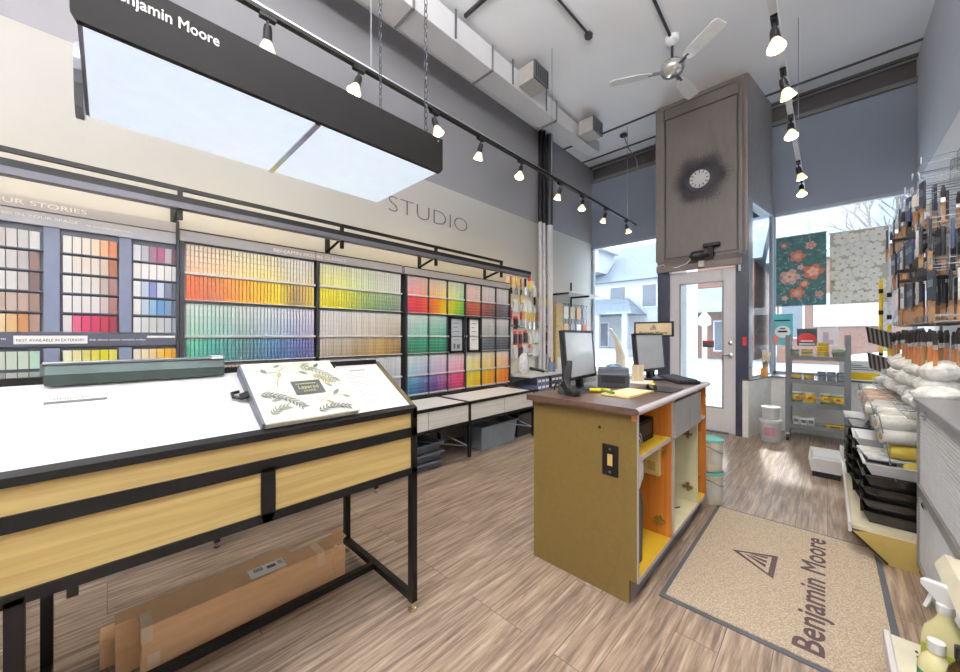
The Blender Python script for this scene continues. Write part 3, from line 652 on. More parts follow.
# ---- the strip racks
TIER = [(1.692, 1.892), (1.500, 1.682), (1.252, 1.482), (1.062, 1.240), (.832, 1.042), (.622, .818)]
TN = ['top', 'second', 'third', 'fourth', 'fifth', 'lowest']
sections = [
 ('wide orange-to-teal chip rack', .378, 1.245, 36, None, [
   ([(250, 224, 206), (252, 226, 190), (252, 238, 196), (246, 240, 200), (236, 234, 226), (240, 240, 238)], [(244, 186, 158), (248, 196, 140), (250, 214, 130), (240, 222, 110), (204, 198, 176), (226, 214, 160)]),
   ([(238, 110, 60), (206, 110, 60), (240, 150, 50), (244, 180, 40), (238, 206, 40), (170, 140, 90), (240, 206, 80)], [(222, 74, 30), (176, 74, 36), (222, 120, 20), (230, 160, 10), (228, 200, 10), (120, 96, 60), (226, 190, 60)]),
   ([(206, 232, 220), (190, 224, 216), (204, 222, 220), (206, 220, 230), (200, 210, 234), (216, 210, 232)], [(140, 200, 176), (120, 190, 184), (130, 168, 172), (140, 176, 204), (140, 160, 206), (176, 166, 210)]),
   ([(100, 190, 156), (70, 170, 160), (90, 140, 144), (90, 140, 180), (90, 116, 176), (110, 104, 160)], [(30, 140, 106), (20, 120, 116), (50, 90, 96), (40, 90, 136), (50, 70, 130), (66, 60, 116)]),
   ([(244, 226, 208), (240, 220, 200), (240, 226, 206), (236, 224, 208)], [(228, 196, 170), (222, 190, 160), (222, 200, 176), (216, 196, 176)]),
   ([(226, 190, 160), (210, 170, 140), (200, 160, 130)], [(190, 140, 110), (170, 120, 96), (150, 110, 90)])]),
 ('yellow-to-beige chip rack', 1.292, 2.125, 34, None, [
   ([(248, 248, 200), (244, 246, 190), (232, 244, 210), (236, 240, 232), (238, 240, 240)], [(244, 240, 130), (232, 236, 110), (196, 224, 170), (206, 214, 196), (200, 206, 204)]),
   ([(244, 232, 60), (226, 220, 60), (180, 200, 110), (150, 180, 130), (160, 170, 150)], [(232, 214, 10), (200, 190, 20), (110, 140, 70), (80, 116, 80), (110, 120, 100)]),
   ([(240, 238, 238), (236, 232, 230), (232, 226, 220), (222, 214, 206), (214, 206, 196)], [(222, 218, 220), (212, 204, 200), (206, 194, 180), (186, 172, 156), (170, 156, 136)]),
   ([(230, 224, 216), (214, 202, 186), (196, 176, 146), (200, 166, 104), (170, 140, 96)], [(190, 176, 160), (160, 140, 116), (150, 120, 70), (160, 120, 40), (110, 84, 46)]),
   ([(226, 228, 236), (222, 224, 232), (216, 220, 228), (206, 212, 222)], [(196, 200, 214), (190, 196, 208), (186, 192, 206), (176, 186, 200)]),
   ([(190, 196, 210), (180, 188, 204), (170, 180, 196)], [(150, 160, 180), (140, 150, 170), (130, 140, 160)])]),
 ('red-to-green bold chip rack', 2.205, 3.030, 30, (2.48, 2.755), [
   ([(248, 206, 212), (248, 196, 200), (250, 220, 190), (248, 232, 190), (230, 240, 200), (204, 234, 200)], [(240, 150, 160), (240, 130, 120), (246, 180, 120), (246, 214, 110), (214, 230, 120), (130, 206, 130)]),
   ([(226, 44, 74), (220, 50, 44), (232, 90, 30), (240, 180, 10), (206, 210, 20), (110, 180, 60)], [(190, 20, 50), (180, 24, 24), (206, 70, 10), (240, 200, 0), (170, 200, 0), (40, 140, 50)]),
   ([(204, 222, 220), (190, 224, 214), (170, 212, 198), (150, 206, 190), (160, 200, 200)], [(150, 190, 186), (110, 190, 170), (80, 170, 146), (70, 160, 130), (90, 150, 150)]),
   ([(70, 150, 120), (40, 146, 110), (50, 150, 120), (60, 130, 120)], [(20, 96, 66), (10, 100, 60), (10, 96, 66), (20, 80, 76)]),
   ([(220, 232, 238), (200, 226, 236), (214, 218, 236), (230, 216, 230), (244, 214, 224), (244, 196, 210)], [(140, 200, 216), (150, 180, 214), (170, 160, 206), (210, 160, 196), (236, 150, 180), (236, 120, 160)]),
   ([(90, 170, 190), (90, 130, 180), (110, 96, 160), (160, 90, 150), (216, 60, 110), (222, 50, 90)], [(20, 96, 130), (30, 60, 120), (60, 40, 110), (110, 40, 100), (176, 20, 70), (186, 20, 50)])]),
 ('earth-to-grey chip rack', 3.062, 3.885, 30, (3.325, 3.605), [
   ([(246, 216, 212), (240, 222, 218), (232, 226, 230), (232, 232, 238), (228, 230, 238)], [(228, 170, 160), (216, 180, 176), (190, 184, 196), (190, 190, 204), (180, 186, 200)]),
   ([(206, 96, 66), (196, 90, 60), (150, 84, 70), (110, 90, 96), (96, 100, 116)], [(150, 44, 26), (150, 50, 26), (96, 46, 40), (66, 54, 60), (54, 58, 72)]),
   ([(220, 224, 222), (210, 214, 214), (200, 204, 206), (196, 202, 208)], [(176, 182, 180), (160, 166, 168), (150, 156, 160), (140, 148, 160)]),
   ([(140, 148, 146), (116, 122, 126), (96, 102, 110), (90, 96, 108)], [(80, 88, 88), (62, 68, 72), (50, 54, 62), (44, 50, 60)]),
   ([(246, 242, 206), (248, 238, 190), (250, 228, 180), (250, 216, 186)], [(240, 230, 130), (244, 214, 90), (246, 190, 100), (244, 170, 116)]),
   ([(238, 224, 70), (244, 206, 30), (244, 170, 40), (240, 130, 50)], [(220, 200, 20), (236, 180, 0), (234, 130, 10), (224, 96, 20)])]),
]
rest = G(); NCELL = 5; left_to_go = 290-nchips
for si, (sn, ya, yb, ncol, seps, tiers) in enumerate(sections):
    t = thing('chip_rack', 'wall rack of narrow paint strips, the '+sn, 'display rack', (XL, (ya+yb)/2, 0))
    G().box(XL+.004, XF-.013, ya-.009, yb+.004, .60, 1.90).build('back_panel', glintback, t)
    g = G(); g.box(XL+.004, XF+.022, ya-.034, ya-.010, .59, 1.90); g.build('side_post', dark, t)
    if si == 3: g = G(); g.box(XL+.004, XF+.022, yb+.004, yb+.024, .59, 1.90); g.build('side_post', dark, t)
    g = G(); g.box(XL+.004, XF+.015, ya-.034, yb+.006, 1.905, 1.975); hb = g.build('header', rackband, t)
    if si == 1: text('BENJAMIN MOORE CLASSICS', .038, (XF+.0155, .925, 1.926), (0, 1, 0), (0, 0, 1), whiteink, hb, width=.60)
    g = G(); g.box(XL+.004, XF+.017, ya-.034, yb+.006, 1.975, 1.985); g.box(XL+.004, XF+.017, ya-.034, yb+.006, 1.897, 1.905); g.build('header_edge', dark, t)
    for ti, (z0, z1) in enumerate(TIER):
        mm = dark if ti in (1, 3) else lipm
        g = G(); g.box(XF-.012, XF+.020, ya-.01, yb+.006, z0-.012, z0-.001); g.build('tray_lip', mm, t)
        g = G(); g.box(XF-.01, XF+.021, ya-.01, yb+.006, z0-.001, z0+.003); g.build('lip_edge', lipm if ti not in (1, 3) else whitepl, t)
    if seps:
        g = G()
        for y in seps: g.box(XF-.012, XF+.022, y-.008, y+.004, .61, 1.895)
        g.build('divider', dark, t)
    w = (yb-ya)/ncol
    for ti, (ct, cb) in enumerate(tiers):
        z0, z1 = TIER[ti]
        for k in range(ncol):
            y = ya+k*w; u = (k+.5)/ncol
            if seps and any(abs(y+w/2-q) < w*.6 for q in seps) and (si, ti) != (9, 9): pass
            if si == 2 and ti in (2, 3) and y > 2.74: continue
            if si == 3 and ti in (2, 3) and y < 3.30: continue
            top = ramp(ct, u); bot = ramp(cb, u); jj = random.uniform(-10, 10)
            cells = [tuple(max(0, min(255, v+jj)) for v in lerp(top, bot, q/(NCELL-1))) for q in range(NCELL)]
            if ti in (0, 2, 4): cells = [lerp(c_, (244, 244, 242), .26-.04*q_) for q_, c_ in enumerate(cells)]
            g = chip('c', y+.002, y+w-.0035, z0+.003, z1-.004, cells)
            if nchips < 296 and si == 0 and ti < 5:
                mid = lerp(top, bot, .5)
                edge = 'left third' if u < .34 else 'middle third' if u < .67 else 'right third'
                solo(g.build('paint_strip', ATT), '%s paint strip, %s row of %s, %s' % (cname(mid), TN[ti], sn, edge), 'paint strip', '%s strips in the %s row, %s' % (cname(mid), TN[ti], edge))
                nchips += 1
            else:
                n0 = len(rest.v); rest.v += g.v; rest.f += [[i+n0 for i in f] for f in g.f]; rest.m += g.m; rest.c += g.c
o = rest.build('paint_strips', ATT); props(o, 'many narrow paint strips filling the remaining tiers of the chip racks', 'paint strips', None, 'stuff')
# framed notices
for (y0, y1, lab, cc, dk) in ((2.772, 3.005, 'black-framed grey notice hung among the green strips', (176, 184, 194), True), (3.072, 3.29, 'black-framed white notice hung beside the grey strips', (236, 238, 240), False)):
    t = thing('framed_notice', lab, 'picture frame', (XF+.03, (y0+y1)/2, 1.05))
    g = G()
    for q in ((y0, y1, 1.05, 1.075), (y0, y1, 1.455, 1.48), (y0, y0+.025, 1.05, 1.48), (y1-.025, y1, 1.05, 1.48)): g.box(XF+.005, XF+.035, *q)
    g.build('frame', black, t)
    p = G().box(XF+.01, XF+.02, y0+.02, y1-.02, 1.07, 1.46).build('sheet', mat('notice_'+('grey' if dk else 'white'), cc, .4), t)
    g = G()
    for k in range(5): g.box(XF+.02, XF+.0206, y0+.07, y1-.07-(k % 2)*.03, 1.40-k*.05, 1.407-k*.05)
    if dk: g.box(XF+.02, XF+.0206, y0+.07, y0+.10, 1.10, 1.16); g.box(XF+.02, XF+.0206, y1-.11, y1-.06, 1.10, 1.15)
    g.build('printed_lines', greyink, p)

# ---- lighting rail above the racks
t = thing('canopy_rail', 'long black double-tube canopy rail standing off the wall above the paint strips', 'rail', (-3.05, 1.3, 2.05))
XR_ = -3.0
g = G(); g.box(XR_-.012, XR_+.012, -1.3, 3.52, 2.185, 2.21); g.build('upper_tube', black, t)
g = G(); g.box(XR_-.02, XR_+.03, -1.3, 4.10, 2.105, 2.145); g.build('lower_tube', black, t)
g = G(); g.box(XR_-.03, XR_+.035, -1.3, 4.08, 2.066, 2.104); ch = g.build('light_channel', mat('grey_channel', (96, 96, 104), .35, .4), t)
g = G(); g.box(XR_-.036, XR_-.030, -1.25, 4.05, 2.07, 2.10); g.build('light_strip', tube_l, ch)
for y in (-.7, .326, 1.40, 2.432, 3.50):
    g = G(); g.box(XR_-.013, XR_+.013, y-.013, y+.013, 2.0, 2.21); g.build('upright', black, t)
    g = G(); g.bar((XL, y, 2.02), (XR_, y, 2.09), .02); g.box(XL, XL+.015, y-.02, y+.02, 1.99, 2.2); g.build('wall_bracket', black, t)
text('STUDIO', .245, (XL+.002, 2.04, 2.56), (0, 1, 0), (0, 0, 1), greyink, None, 'lettering', depth=.004, width=1.14, bold=-.022)
solo(bpy.data.objects['lettering'] if bpy.data.objects.get('lettering') and bpy.data.objects['lettering'].parent is None else [o for o in bpy.data.objects if o.name.startswith('lettering') and o.parent is None][-1], 'thin grey capitals reading STUDIO on the white wall band', 'wall lettering')
text('PRO', .24, (XR-.003, 4.95, 2.56), (0, -1, 0), (0, 0, 1), mat('pale_wall_letter', (176, 180, 190), .6), None, 'wall_lettering', depth=.004, width=.8)
solo([o for o in bpy.data.objects if o.name.startswith('wall_lettering')][-1], 'faint grey capitals on the white band of the right wall', 'wall lettering')

# ================================================================== LOW BENCH UNDER THE RACKS
t = thing('display_bench', 'long low bench with white top and black metal frame under the chip racks', 'bench', (-2.9, 1.6, 0))
X0, X1 = -3.17, -2.58; BY = [.55, 1.45, 2.53, 3.62, 4.0]
BY = [-.60, .45, 1.49, 2.53, 3.62]
for i in range(4):
    ya, yb = BY[i], BY[i+1]
    G().box(X0+.10, X1-.025, ya+.03, yb-.03, .575, .588).build('top_panel', white, t)
    G().box(X1-.02, X1-.008, ya+.016, (ya+yb)/2-.004, .40, .565).build('drawer_front', veneerwhite, t)
    G().box(X1-.02, X1-.008, (ya+yb)/2+.004, yb-.016, .40, .565).build('drawer_front', veneerwhite, t)
    G().box(X0+.05, X1-.02, ya+.016, yb-.016, .39, .40).build('tray_bottom', black, t)
g = G(); g.box(X1-.025, X1, BY[0], 3.72, .566, .592); g.box(X1-.025, X1, BY[0], 3.72, .375, .398); g.box(X0, X0+.09, BY[0], 3.72, .566, .60)
for y in BY: g.box(X0, X1, y-.014, y+.014, .566, .592)
g.build('frame', black, t)
for y in BY:
    for x in (X1-.014, X0+.1):
        g = G(); g.box(x-.014, x+.014, y-.014, y+.014, .035, .58); lg = g.build('leg', black, t)
        g = G(); g.lathe([(.018, 0), (.018, .008), (.007, .012), (.007, .036)], (x, y, 0), 12); g.build('levelling_foot', chrome, lg)
for i in range(4):
    ya, yb = BY[i], BY[i+1]; yc = yb if i % 2 == 0 else ya
    g = G(); g.tube([(X1-.03, yb, .14), (X0+.12, (ya+yb)/2+.2, .38)], .006, 6); g.tube([(X1-.03, yb, .14), (X1-.2, ya+.15, .37)], .006, 6); g.build('brace', mat('silver_rod', (168, 172, 178), .3, .8), t)
# ledge continuing beyond the bench
t = thing('wall_shelf', 'white wall shelf beyond the chip racks with tools hung above it', 'shelf', (-3.1, 4.9, .70))
G().box(XL, -2.88, 3.95, 6.2, .68, .71).build('shelf_board', white, t, bevel=.003)
for y in (4.0, 4.9, 5.8): G().prism([(XL, .55), (XL, .68), (-2.95, .68)], y-.01, y+.01, 'Y').build('shelf_bracket', greymetal, t)
# bins under the bench
def bin_(name, label, x0, x1, y0, y1, z0, h, m, group=None, rim=.012, taper=.03, cat='bin', hollow=.012):
    t = thing(name, label, cat, ((x0+x1)/2, (y0+y1)/2, z0), group=group)
    g = G(); tp = taper
    def rr(z, i, o_=0): return [(x0+i-o_, y0+i-o_, z), (x1-i+o_, y0+i-o_, z), (x1-i+o_, y1-i+o_, z), (x0+i-o_, y1-i+o_, z)]
    g.rings([rr(z0, tp), rr(z0+h, 0), rr(z0+h, hollow), rr(z0+hollow, tp+hollow)])
    g.build('tub', m, t)
    g = G(); g.rings([rr(z0+h-.015, 0, rim), rr(z0+h, 0, rim), rr(z0+h+.001, hollow*.5), rr(z0+h-.014, hollow*.5)], False); g.build('rim', m, t)
    return t
for k in range(3):
    bin_('paint_tray', ['grey plastic tray on the floor under the bench, bottom of its stack', 'grey plastic tray in the middle of the stack under the bench', 'grey plastic tray topmost of the stack under the bench'][k], -2.98, -2.64, 1.86, 2.22, .0+k*.085, .08, mat('slate_plastic', (92, 98, 108), .4), 'trays stacked under the bench', cat='tray')
bin_('storage_bin', 'large grey-blue storage bin with one cut-down side under the bench', -3.0, -2.68, 2.80, 3.42, 0, .26, mat('blue_grey_plastic', (128, 140, 150), .35))
bin_('storage_bin', 'black storage bin at the far end under the bench', -3.05, -2.72, 3.48, 3.95, 0, .28, blackpl)

# ================================================================== TALL DISPLAY TABLE (left foreground)
XF_, XB, XM = -1.35, -2.03, -1.69
SL = .57
def zs(x): return .922+min(XF_-x, x-XB)*SL
t = thing('display_table', 'tall black-framed reading table with steep white top and oak veneer fronts in the left foreground', 'table', (-1.7, .1, 0))
YT0, YT1 = -1.55, .985
g = G(); g.prism([(XM, zs(XM)-.02), (XF_-.02, zs(XF_)-.02), (XF_-.02, zs(XF_-.02)-.003), (XM, zs(XM)-.003)], YT0+.02, YT1-.022, 'Y'); g.build('sloping_top', white, t)
g = G(); g.prism([(XB+.02, zs(XB)-.02), (XM, zs(XM)-.02), (XM, zs(XM)-.003), (XB+.02, zs(XB+.02)-.003)], YT0+.02, YT1-.022, 'Y'); g.build('sloping_top', white, t)
g = G(); g.prism([(XF_-.022, zs(XF_)-.02), (XF_, zs(XF_)-.02), (XF_, zs(XF_)+.002), (XF_-.022, zs(XF_)+.014)], YT0, YT1, 'Y'); g.build('front_edge', black, t)
g = G(); g.prism([(XB, zs(XB)-.02), (XB+.022, zs(XB)-.02), (XB+.022, zs(XB)+.014), (XB, zs(XB)+.002)], YT0, YT1, 'Y'); g.build('rear_edge', black, t)
g = G(); g.prism([(XB, zs(XB)-.05), (XF_, zs(XF_)-.05), (XF_, zs(XF_)+.001), (XM, zs(XM)+.002), (XB, zs(XB)+.001)], YT1-.022, YT1, 'Y'); g.build('side_edge', mat('olive_edge_strip', (84, 76, 50), .5), t)
g = G(); g.box(XM-.012, XM+.012, YT0, YT1-.02, zs(XM)-.02, zs(XM)+.012); g.build('ridge_bar', black, t)
G().box(XF_-.02, XF_-.008, YT0+.03, YT1-.03, .836, .902).build('upper_front', veneer, t)
for ya, yb in ((YT0+.03, -.70), (-.65, .355), (.398, YT1-.03)):
    G().box(XF_-.02, XF_-.008, ya, yb, .655, .796).build('lower_front', veneer, t)
g = G(); g.box(XF_-.03, XF_, YT0, YT1, .796, .836); g.box(XF_-.03, XF_, YT0, YT1, .625, .655); g.box(XF_-.03, XF_, .355, .398, .64, .81); g.box(XF_-.03, XF_, -.70, -.65, .64, .81)
g.box(XB, XB+.03, YT0, YT1, .625, .655)
for y in (YT1-.03, .36, -.68, YT0): g.box(XB, XF_, y, y+.03, .625, .655)
g.box(XB, XF_, YT1-.03, YT1, .80, .83)
g.build('apron_frame', black, t)
G().box(XB+.01, XF_-.03, YT0+.02, YT1-.03, .655, .66).build('tray_bottom', black, t)
for y in (YT1-.03, -.165, YT0):
    for x in (XF_-.03, XB):
        z1 = .905 if y != -.165 else .64
        g = G(); g.box(x, x+.03, y, y+.03, .04, z1); lg = g.build('leg', black, t)
        g = G(); g.lathe([(.020, 0), (.020, .010), (.008, .014), (.008, .042)], (x+.015, y+.015, 0), 14); g.build('levelling_foot', mat('brass_foot', (206, 190, 160), .25, .8), lg)
    g = G(); g.box(XB+.03, XF_-.03, y, y+.03, .045, .075); g.build('side_stretcher', black, t)
g = G(); g.box(-1.715, -1.685, YT0+.03, YT1-.03, .045, .075); g.build('long_stretcher', black, t)
g = G(); g.box(-1.37, -1.352, -.07, -.05, .60, .626); g.build('cable_clip', black, t)
# things on the sloping top
TM = Matrix(((-1/math.sqrt(1+.225**2), 0, .225/math.sqrt(1+.225**2), 0), (0, 1, 0, 0), (.225/math.sqrt(1+.225**2), 0, 1/math.sqrt(1+.225**2), 0), (0, 0, 0, 1)))
def slope_pt(x, y, h=0):  # h above the slope
    n = Vector((SL, 0, 1)).normalized(); return tuple(Vector((x, y, zs(x)-.003))+n*h)
def slope_sheet(x0, x1, y0, y1, h0, h1, skew=0):
    """flat slab lying on the slope: x0 front, x1 rear"""
    g = G(); P = []
    for h in (h0, h1): P += [slope_pt(x0, y0, h), slope_pt(x0, y1, h), slope_pt(x1, y1+skew, h), slope_pt(x1, y0+skew, h)]
    g.add(P, [(0, 3, 2, 1), (4, 5, 6, 7), (0, 1, 5, 4), (1, 2, 6, 5), (2, 3, 7, 6), (3, 0, 4, 7)]); return g
sx = Vector((0, 1, 0)); sy = Vector((-1, 0, SL)).normalized()
o = slope_sheet(-1.378, -1.655, .725, .935, .0005, .0015, .015); o = o.build('instruction_sheet', paper); solo(o, 'white printed instruction sheet lying at the right end of the sloping table', 'paper')
g = G()
for k in range(22):
    x = -1.405-k*.0098
    if k % 6 == 5: continue
    g.box(0, 0, 0, 0, 0, 0) if False else None
    wline = random.uniform(.09, .14)
    g.add([slope_pt(x, .765, .002), slope_pt(x, .765+wline, .002), slope_pt(x-.0028, .765+wline, .002), slope_pt(x-.0028, .765, .002)], [(0, 1, 2, 3)])
g.add([slope_pt(-1.632, .80, .002), slope_pt(-1.632, .88, .002), slope_pt(-1.641, .88, .002), slope_pt(-1.641, .80, .002)], [(0, 1, 2, 3)])
g.build('printed_lines', mat('grey_print', (150, 150, 156), .7), o)
o = slope_sheet(-1.575, -1.622, -.16, .045, .0005, .001, .0).build('table_label', mat('label_paper', (232, 230, 222), .5)); solo(o, 'pale paper label stuck on the sloping white table near its left end', 'label')
text('CHIP PICTURES', .013, slope_pt(-1.603, -.115, .0015), sx, sy, ink, o, width=.08)
g = slope_sheet(-1.589, -1.597, -.125, .0, .001, .003); g.build('grey_bar', greyink, o)
# long aluminium ledge / flyer holder at the rear edge
t = thing('ridge_trough', 'long dark green-grey half-round trough lying along the ridge of the sloping table', 'trough', (XM, .09, zs(XM)))
zr = zs(XM)+.013
g = G(); g.prism([(XM+.040, zr-.028), (XM+.046, zr+.006), (XM+.034, zr+.036), (XM-.034, zr+.036), (XM-.046, zr+.006), (XM-.040, zr-.028), (XM-.010, zr), (XM+.010, zr)], -.13, .31, 'Y'); g.build('trough', mat('green_grey_metal', (72, 86, 84), .35, .4, var=.15), t, bevel=.004)
g = G(); g.tube([(XM+.034, -.132, zr+.038), (XM+.034, .312, zr+.038)], .006, 8); g.build('upper_lip', greymetal, t)
G().box(XM-.01, XM+.043, .27, .305, zr+.036, zr+.047).build('end_clip', whitepl, t)
G().box(XM-.034, XM+.034, -.137, -.13, zr+.004, zr+.036).build('end_cap', greymetal, t)
# wallpaper book
bx = thing('wallpaper_book', 'thick wallpaper sample book with leafy grey-green cover and black strap', 'book', slope_pt(-1.5, .53))
bl, br_ = .365, .71
def bk(x, y, h): return slope_pt(x, y+(x+1.38)*-.11*0, h)
F0, F1 = -1.372, -1.665
def topz(x): return .030+(F0-x)/(F0-F1)*.014
def yl(x): return .372-(F0-x)/(F0-F1)*.008
def yr(x): return .706-(F0-x)/(F0-F1)*.004
g = G()
g.add([slope_pt(F0, yl(F0), .0), slope_pt(F0, yr(F0), 0), slope_pt(F1, yr(F1), 0), slope_pt(F1, yl(F1), 0), slope_pt(F0, yl(F0), topz(F0)-.004), slope_pt(F0, yr(F0), topz(F0)-.004), slope_pt(F1, yr(F1), topz(F1)-.004), slope_pt(F1, yl(F1), topz(F1)-.004)], [(0, 3, 2, 1), (4, 5, 6, 7), (0, 1, 5, 4), (1, 2, 6, 5), (2, 3, 7, 6), (3, 0, 4, 7)])
g.build('pages', mat('page_edges', (214, 210, 200), .7, var=.15, scale=60, stretch=(1, 1, 8)), bx)
g = G()
P = [slope_pt(F0+.006, yl(F0)-.004, topz(F0)-.004), slope_pt(F0+.006, yr(F0)+.004, topz(F0)-.004), slope_pt(F1, yr(F1)+.004, topz(F1)-.004), slope_pt(F1, yl(F1)-.004, topz(F1)-.004)]
P += [tuple(Vector(p)+Vector((0, 0, .005))) for p in P]
g.add(P, [(0, 3, 2, 1), (4, 5, 6, 7), (0, 1, 5, 4), (1, 2, 6, 5), (2, 3, 7, 6), (3, 0, 4, 7)]); cv = g.build('cover', mat('ivory_cover', (226, 222, 210), .5, var=.03), bx)
g = G(); y_ = -.012
g.add([slope_pt(F0+.004, yl(F0)-.012, .0), slope_pt(F0+.004, yl(F0)-.003, 0), slope_pt(F1, yl(F1)-.003, 0), slope_pt(F1, yl(F1)-.012, 0), slope_pt(F0+.004, yl(F0)-.012, topz(F0)), slope_pt(F0+.004, yl(F0)-.003, topz(F0)), slope_pt(F1, yl(F1)-.003, topz(F1)), slope_pt(F1, yl(F1)-.012, topz(F1))], [(0, 3, 2, 1), (4, 5, 6, 7), (0, 1, 5, 4), (1, 2, 6, 5), (2, 3, 7, 6), (3, 0, 4, 7)])
g.build('spine', mat('slate_spine', (92, 98, 106), .5), bx)
def cvp(u, v, d=.0025):  # u across 0..1, v from front 0 to rear 1
    x = F0+(F1-F0)*v; y = yl(x)+(yr(x)-yl(x))*u; return Vector(slope_pt(x, y, topz(x)+d))
leafm = [mat('sage_leaf', (136, 146, 132), .6), mat('olive_leaf', (164, 158, 110), .6), mat('grey_leaf', (98, 108, 104), .6)]
rnd = random.Random(4); g = G()
def leaf(g, u, v, an, ln, wd, mi):
    g.cur = mi; d = Vector((math.cos(an), math.sin(an))); n = Vector((-d.y, d.x)); k = .9
    pts = []
    for s_, w_ in ((0, 0), (.25, .8), (.55, 1), (.85, .5), (1, 0), (.85, -.5), (.55, -1), (.25, -.8)):
        q = d*(s_*ln)+n*(w_*wd); pts.append(tuple(cvp(min(.995, max(.005, u+q.x)), min(.995, max(.005, v+q.y*k)), .003+mi*.0004)))
    g.add(pts, [tuple(range(8))])
def stem_(g, pts, mi=1):
    g.cur = mi
    for a_, b_2 in zip(pts, pts[1:]):
        A, B = cvp(*a_, .0028), cvp(*b_2, .0028); n = (B-A).cross(Vector((0, 0, 1))).normalized()*.0016
        g.add([tuple(A-n), tuple(A+n), tuple(B+n), tuple(B-n)], [(0, 1, 2, 3)])
def frond(u, v, an, ln, n, mi):
    for k in range(n):
        s_ = k/n; pu = u+math.cos(an)*ln*s_; pv = v+math.sin(an)*ln*s_*.65
        if not (.03 < pu < .97 and .03 < pv < .97): continue
        for sd in (-1, 1): leaf(g, pu, pv, an+sd*.8, ln*.34*(1-s_*.6), .011, mi)
for (pts_, mi_) in (([(.05, .42), (.16, .40), (.27, .34), (.36, .24), (.42, .14)], 2), ([(.60, .90), (.72, .84), (.82, .74), (.90, .64), (.94, .54)], 0), ([(.55, .05), (.68, .11), (.80, .10), (.92, .05)], 2), ([(.08, .10), (.16, .18), (.28, .20)], 0), ([(.70, .70), (.80, .62), (.84, .52)], 1)):
    for q in range(len(pts_)-1):
        (ua, va), (ub, vb) = pts_[q], pts_[q+1]; an_ = math.atan2(vb-va, ub-ua)
        for h_ in (0, .33, .66):
            for sd in (-1, 1): leaf(g, ua+(ub-ua)*h_, va+(vb-va)*h_, an_+sd*.75, .085, .009, mi_)
    stem_(g, pts_, mi_)
for pts in ([(.05, .9), (.2, .8), (.35, .84), (.55, .78), (.75, .86)], [(.35, .84), (.45, .93), (.6, .95)], [(.1, .45), (.25, .55), (.3, .7)], [(.6, .2), (.75, .3), (.95, .28)]): stem_(g, pts)
for (u, v, an, ln, mi) in ((.3, .9, .6, .1, 0), (.62, .93, .2, .12, 1), (.2, .8, 2, .1, 2), (.55, .8, -.6, .12, 0), (.76, .86, .9, .12, 2), (.3, .7, 1.2, .12, 1), (.8, .3, .8, .14, 2), (.9, .27, -.5, .1, 0), (.68, .22, -.9, .12, 1), (.85, .45, 2.2, .13, 0), (.12, .3, .3, .14, 0)): leaf(g, u, v, an, ln, .025, mi)
g.build('leaf_print', leafm, cv)
g = G(); P = [cvp(.40, .36, .004), cvp(.73, .36, .004), cvp(.73, .60, .004), cvp(.40, .60, .004)]; P = [tuple(p) for p in P]+[tuple(p+Vector((0, 0, .001))) for p in P]
g.add(P, [(0, 3, 2, 1), (4, 5, 6, 7), (0, 1, 5, 4), (1, 2, 6, 5), (2, 3, 7, 6), (3, 0, 4, 7)]); lb = g.build('title_label', mat('slate_label', (70, 78, 82), .5), cv)
gold = mat('gold_print', (206, 190, 110), .4); dx = (cvp(.73, .4)-cvp(.40, .4)).normalized(); dy = (cvp(.5, .6)-cvp(.5, .36)).normalized()
g = G()
for k_ in range(9): g.add([tuple(cvp(.44+k_*.026, .535, .0055)), tuple(cvp(.458+k_*.026, .535, .0055)), tuple(cvp(.458+k_*.026, .55, .0055)), tuple(cvp(.44+k_*.026, .55, .0055))], [(0, 1, 2, 3)])
g.build('small_print', gold, lb)
for s_, v, wd_, sz in (('Layered', .45, .075, .030), ('LUXE', .395, .045, .014)):
    text(s_, sz, tuple(cvp(.565, v, .0055)), dx, dy, gold, lb, width=wd_, align='CENTER')
g = G(); g.tube([slope_pt(-1.52, .365, .02), slope_pt(-1.52, .335, .012), slope_pt(-1.53, .312, .012), slope_pt(-1.55, .312, .012), slope_pt(-1.555, .335, .012)], .006, 6)
for h_ in (0, .004): g.add([slope_pt(-1.51, .368, .030+h_), slope_pt(-1.51, .33, .016+h_), slope_pt(-1.535, .33, .016+h_), slope_pt(-1.535, .368, .030+h_)], [(0, 1, 2, 3)])
g.build('carry_strap', black, bx)
g = G(); g.tube([tuple(cvp(1.0, .93, -.012)), tuple(cvp(1.07, .93, -.02)), tuple(cvp(1.10, .96, -.02)), tuple(cvp(1.01, .99, -.025))], .006, 6); g.build('carry_strap', black, bx)

# ---- boxes under the table
def carton(name, label, x0, x1, y0, y1, z0, z1, extra=None, rot=0, open_end=False):
    t = thing(name, label, 'box', ((x0+x1)/2, (y0+y1)/2, z0))
    g = G(); g.X = Matrix.Translation(((x0+x1)/2, (y0+y1)/2, 0)) @ Matrix.Rotation(rot, 4, 'Z') @ Matrix.Translation((-(x0+x1)/2, -(y0+y1)/2, 0))
    X = g.X; g.box(x0, x1, y0, y1, z0, z1); g.build('carton', cardboard, t, bevel=.003)
    return t, X
t, X = carton('long_cardboard_box', 'long brown cardboard box nearest the camera on the floor, with taped ends', -1.86, -1.757, .085, .775, 0, .205)
def bxp(nm, q, m, lab=None):
    g = G(); g.X = X; g.box(*q); return g.build(nm, m, t, label=lab)
bxp('parcel_tape', (-1.8565, -1.7565, .0845, .115, .15, .2058), tape); bxp('parcel_tape', (-1.8, -1.7562, .10, .135, .01, .10), tape)
bxp('parcel_tape', (-1.8565, -1.7565, .70, .735, .14, .2058), tape)
sl = bxp('shipping_label', (-1.850, -1.775, .43, .57, .205, .2062), paper)
g = G()
for k in range(9): g.box(-1.842, -1.812, .45+k*.004, .4525+k*.004, .2062, .2065)
g.box(-1.83, -1.806, .50, .535, .2062, .2065)
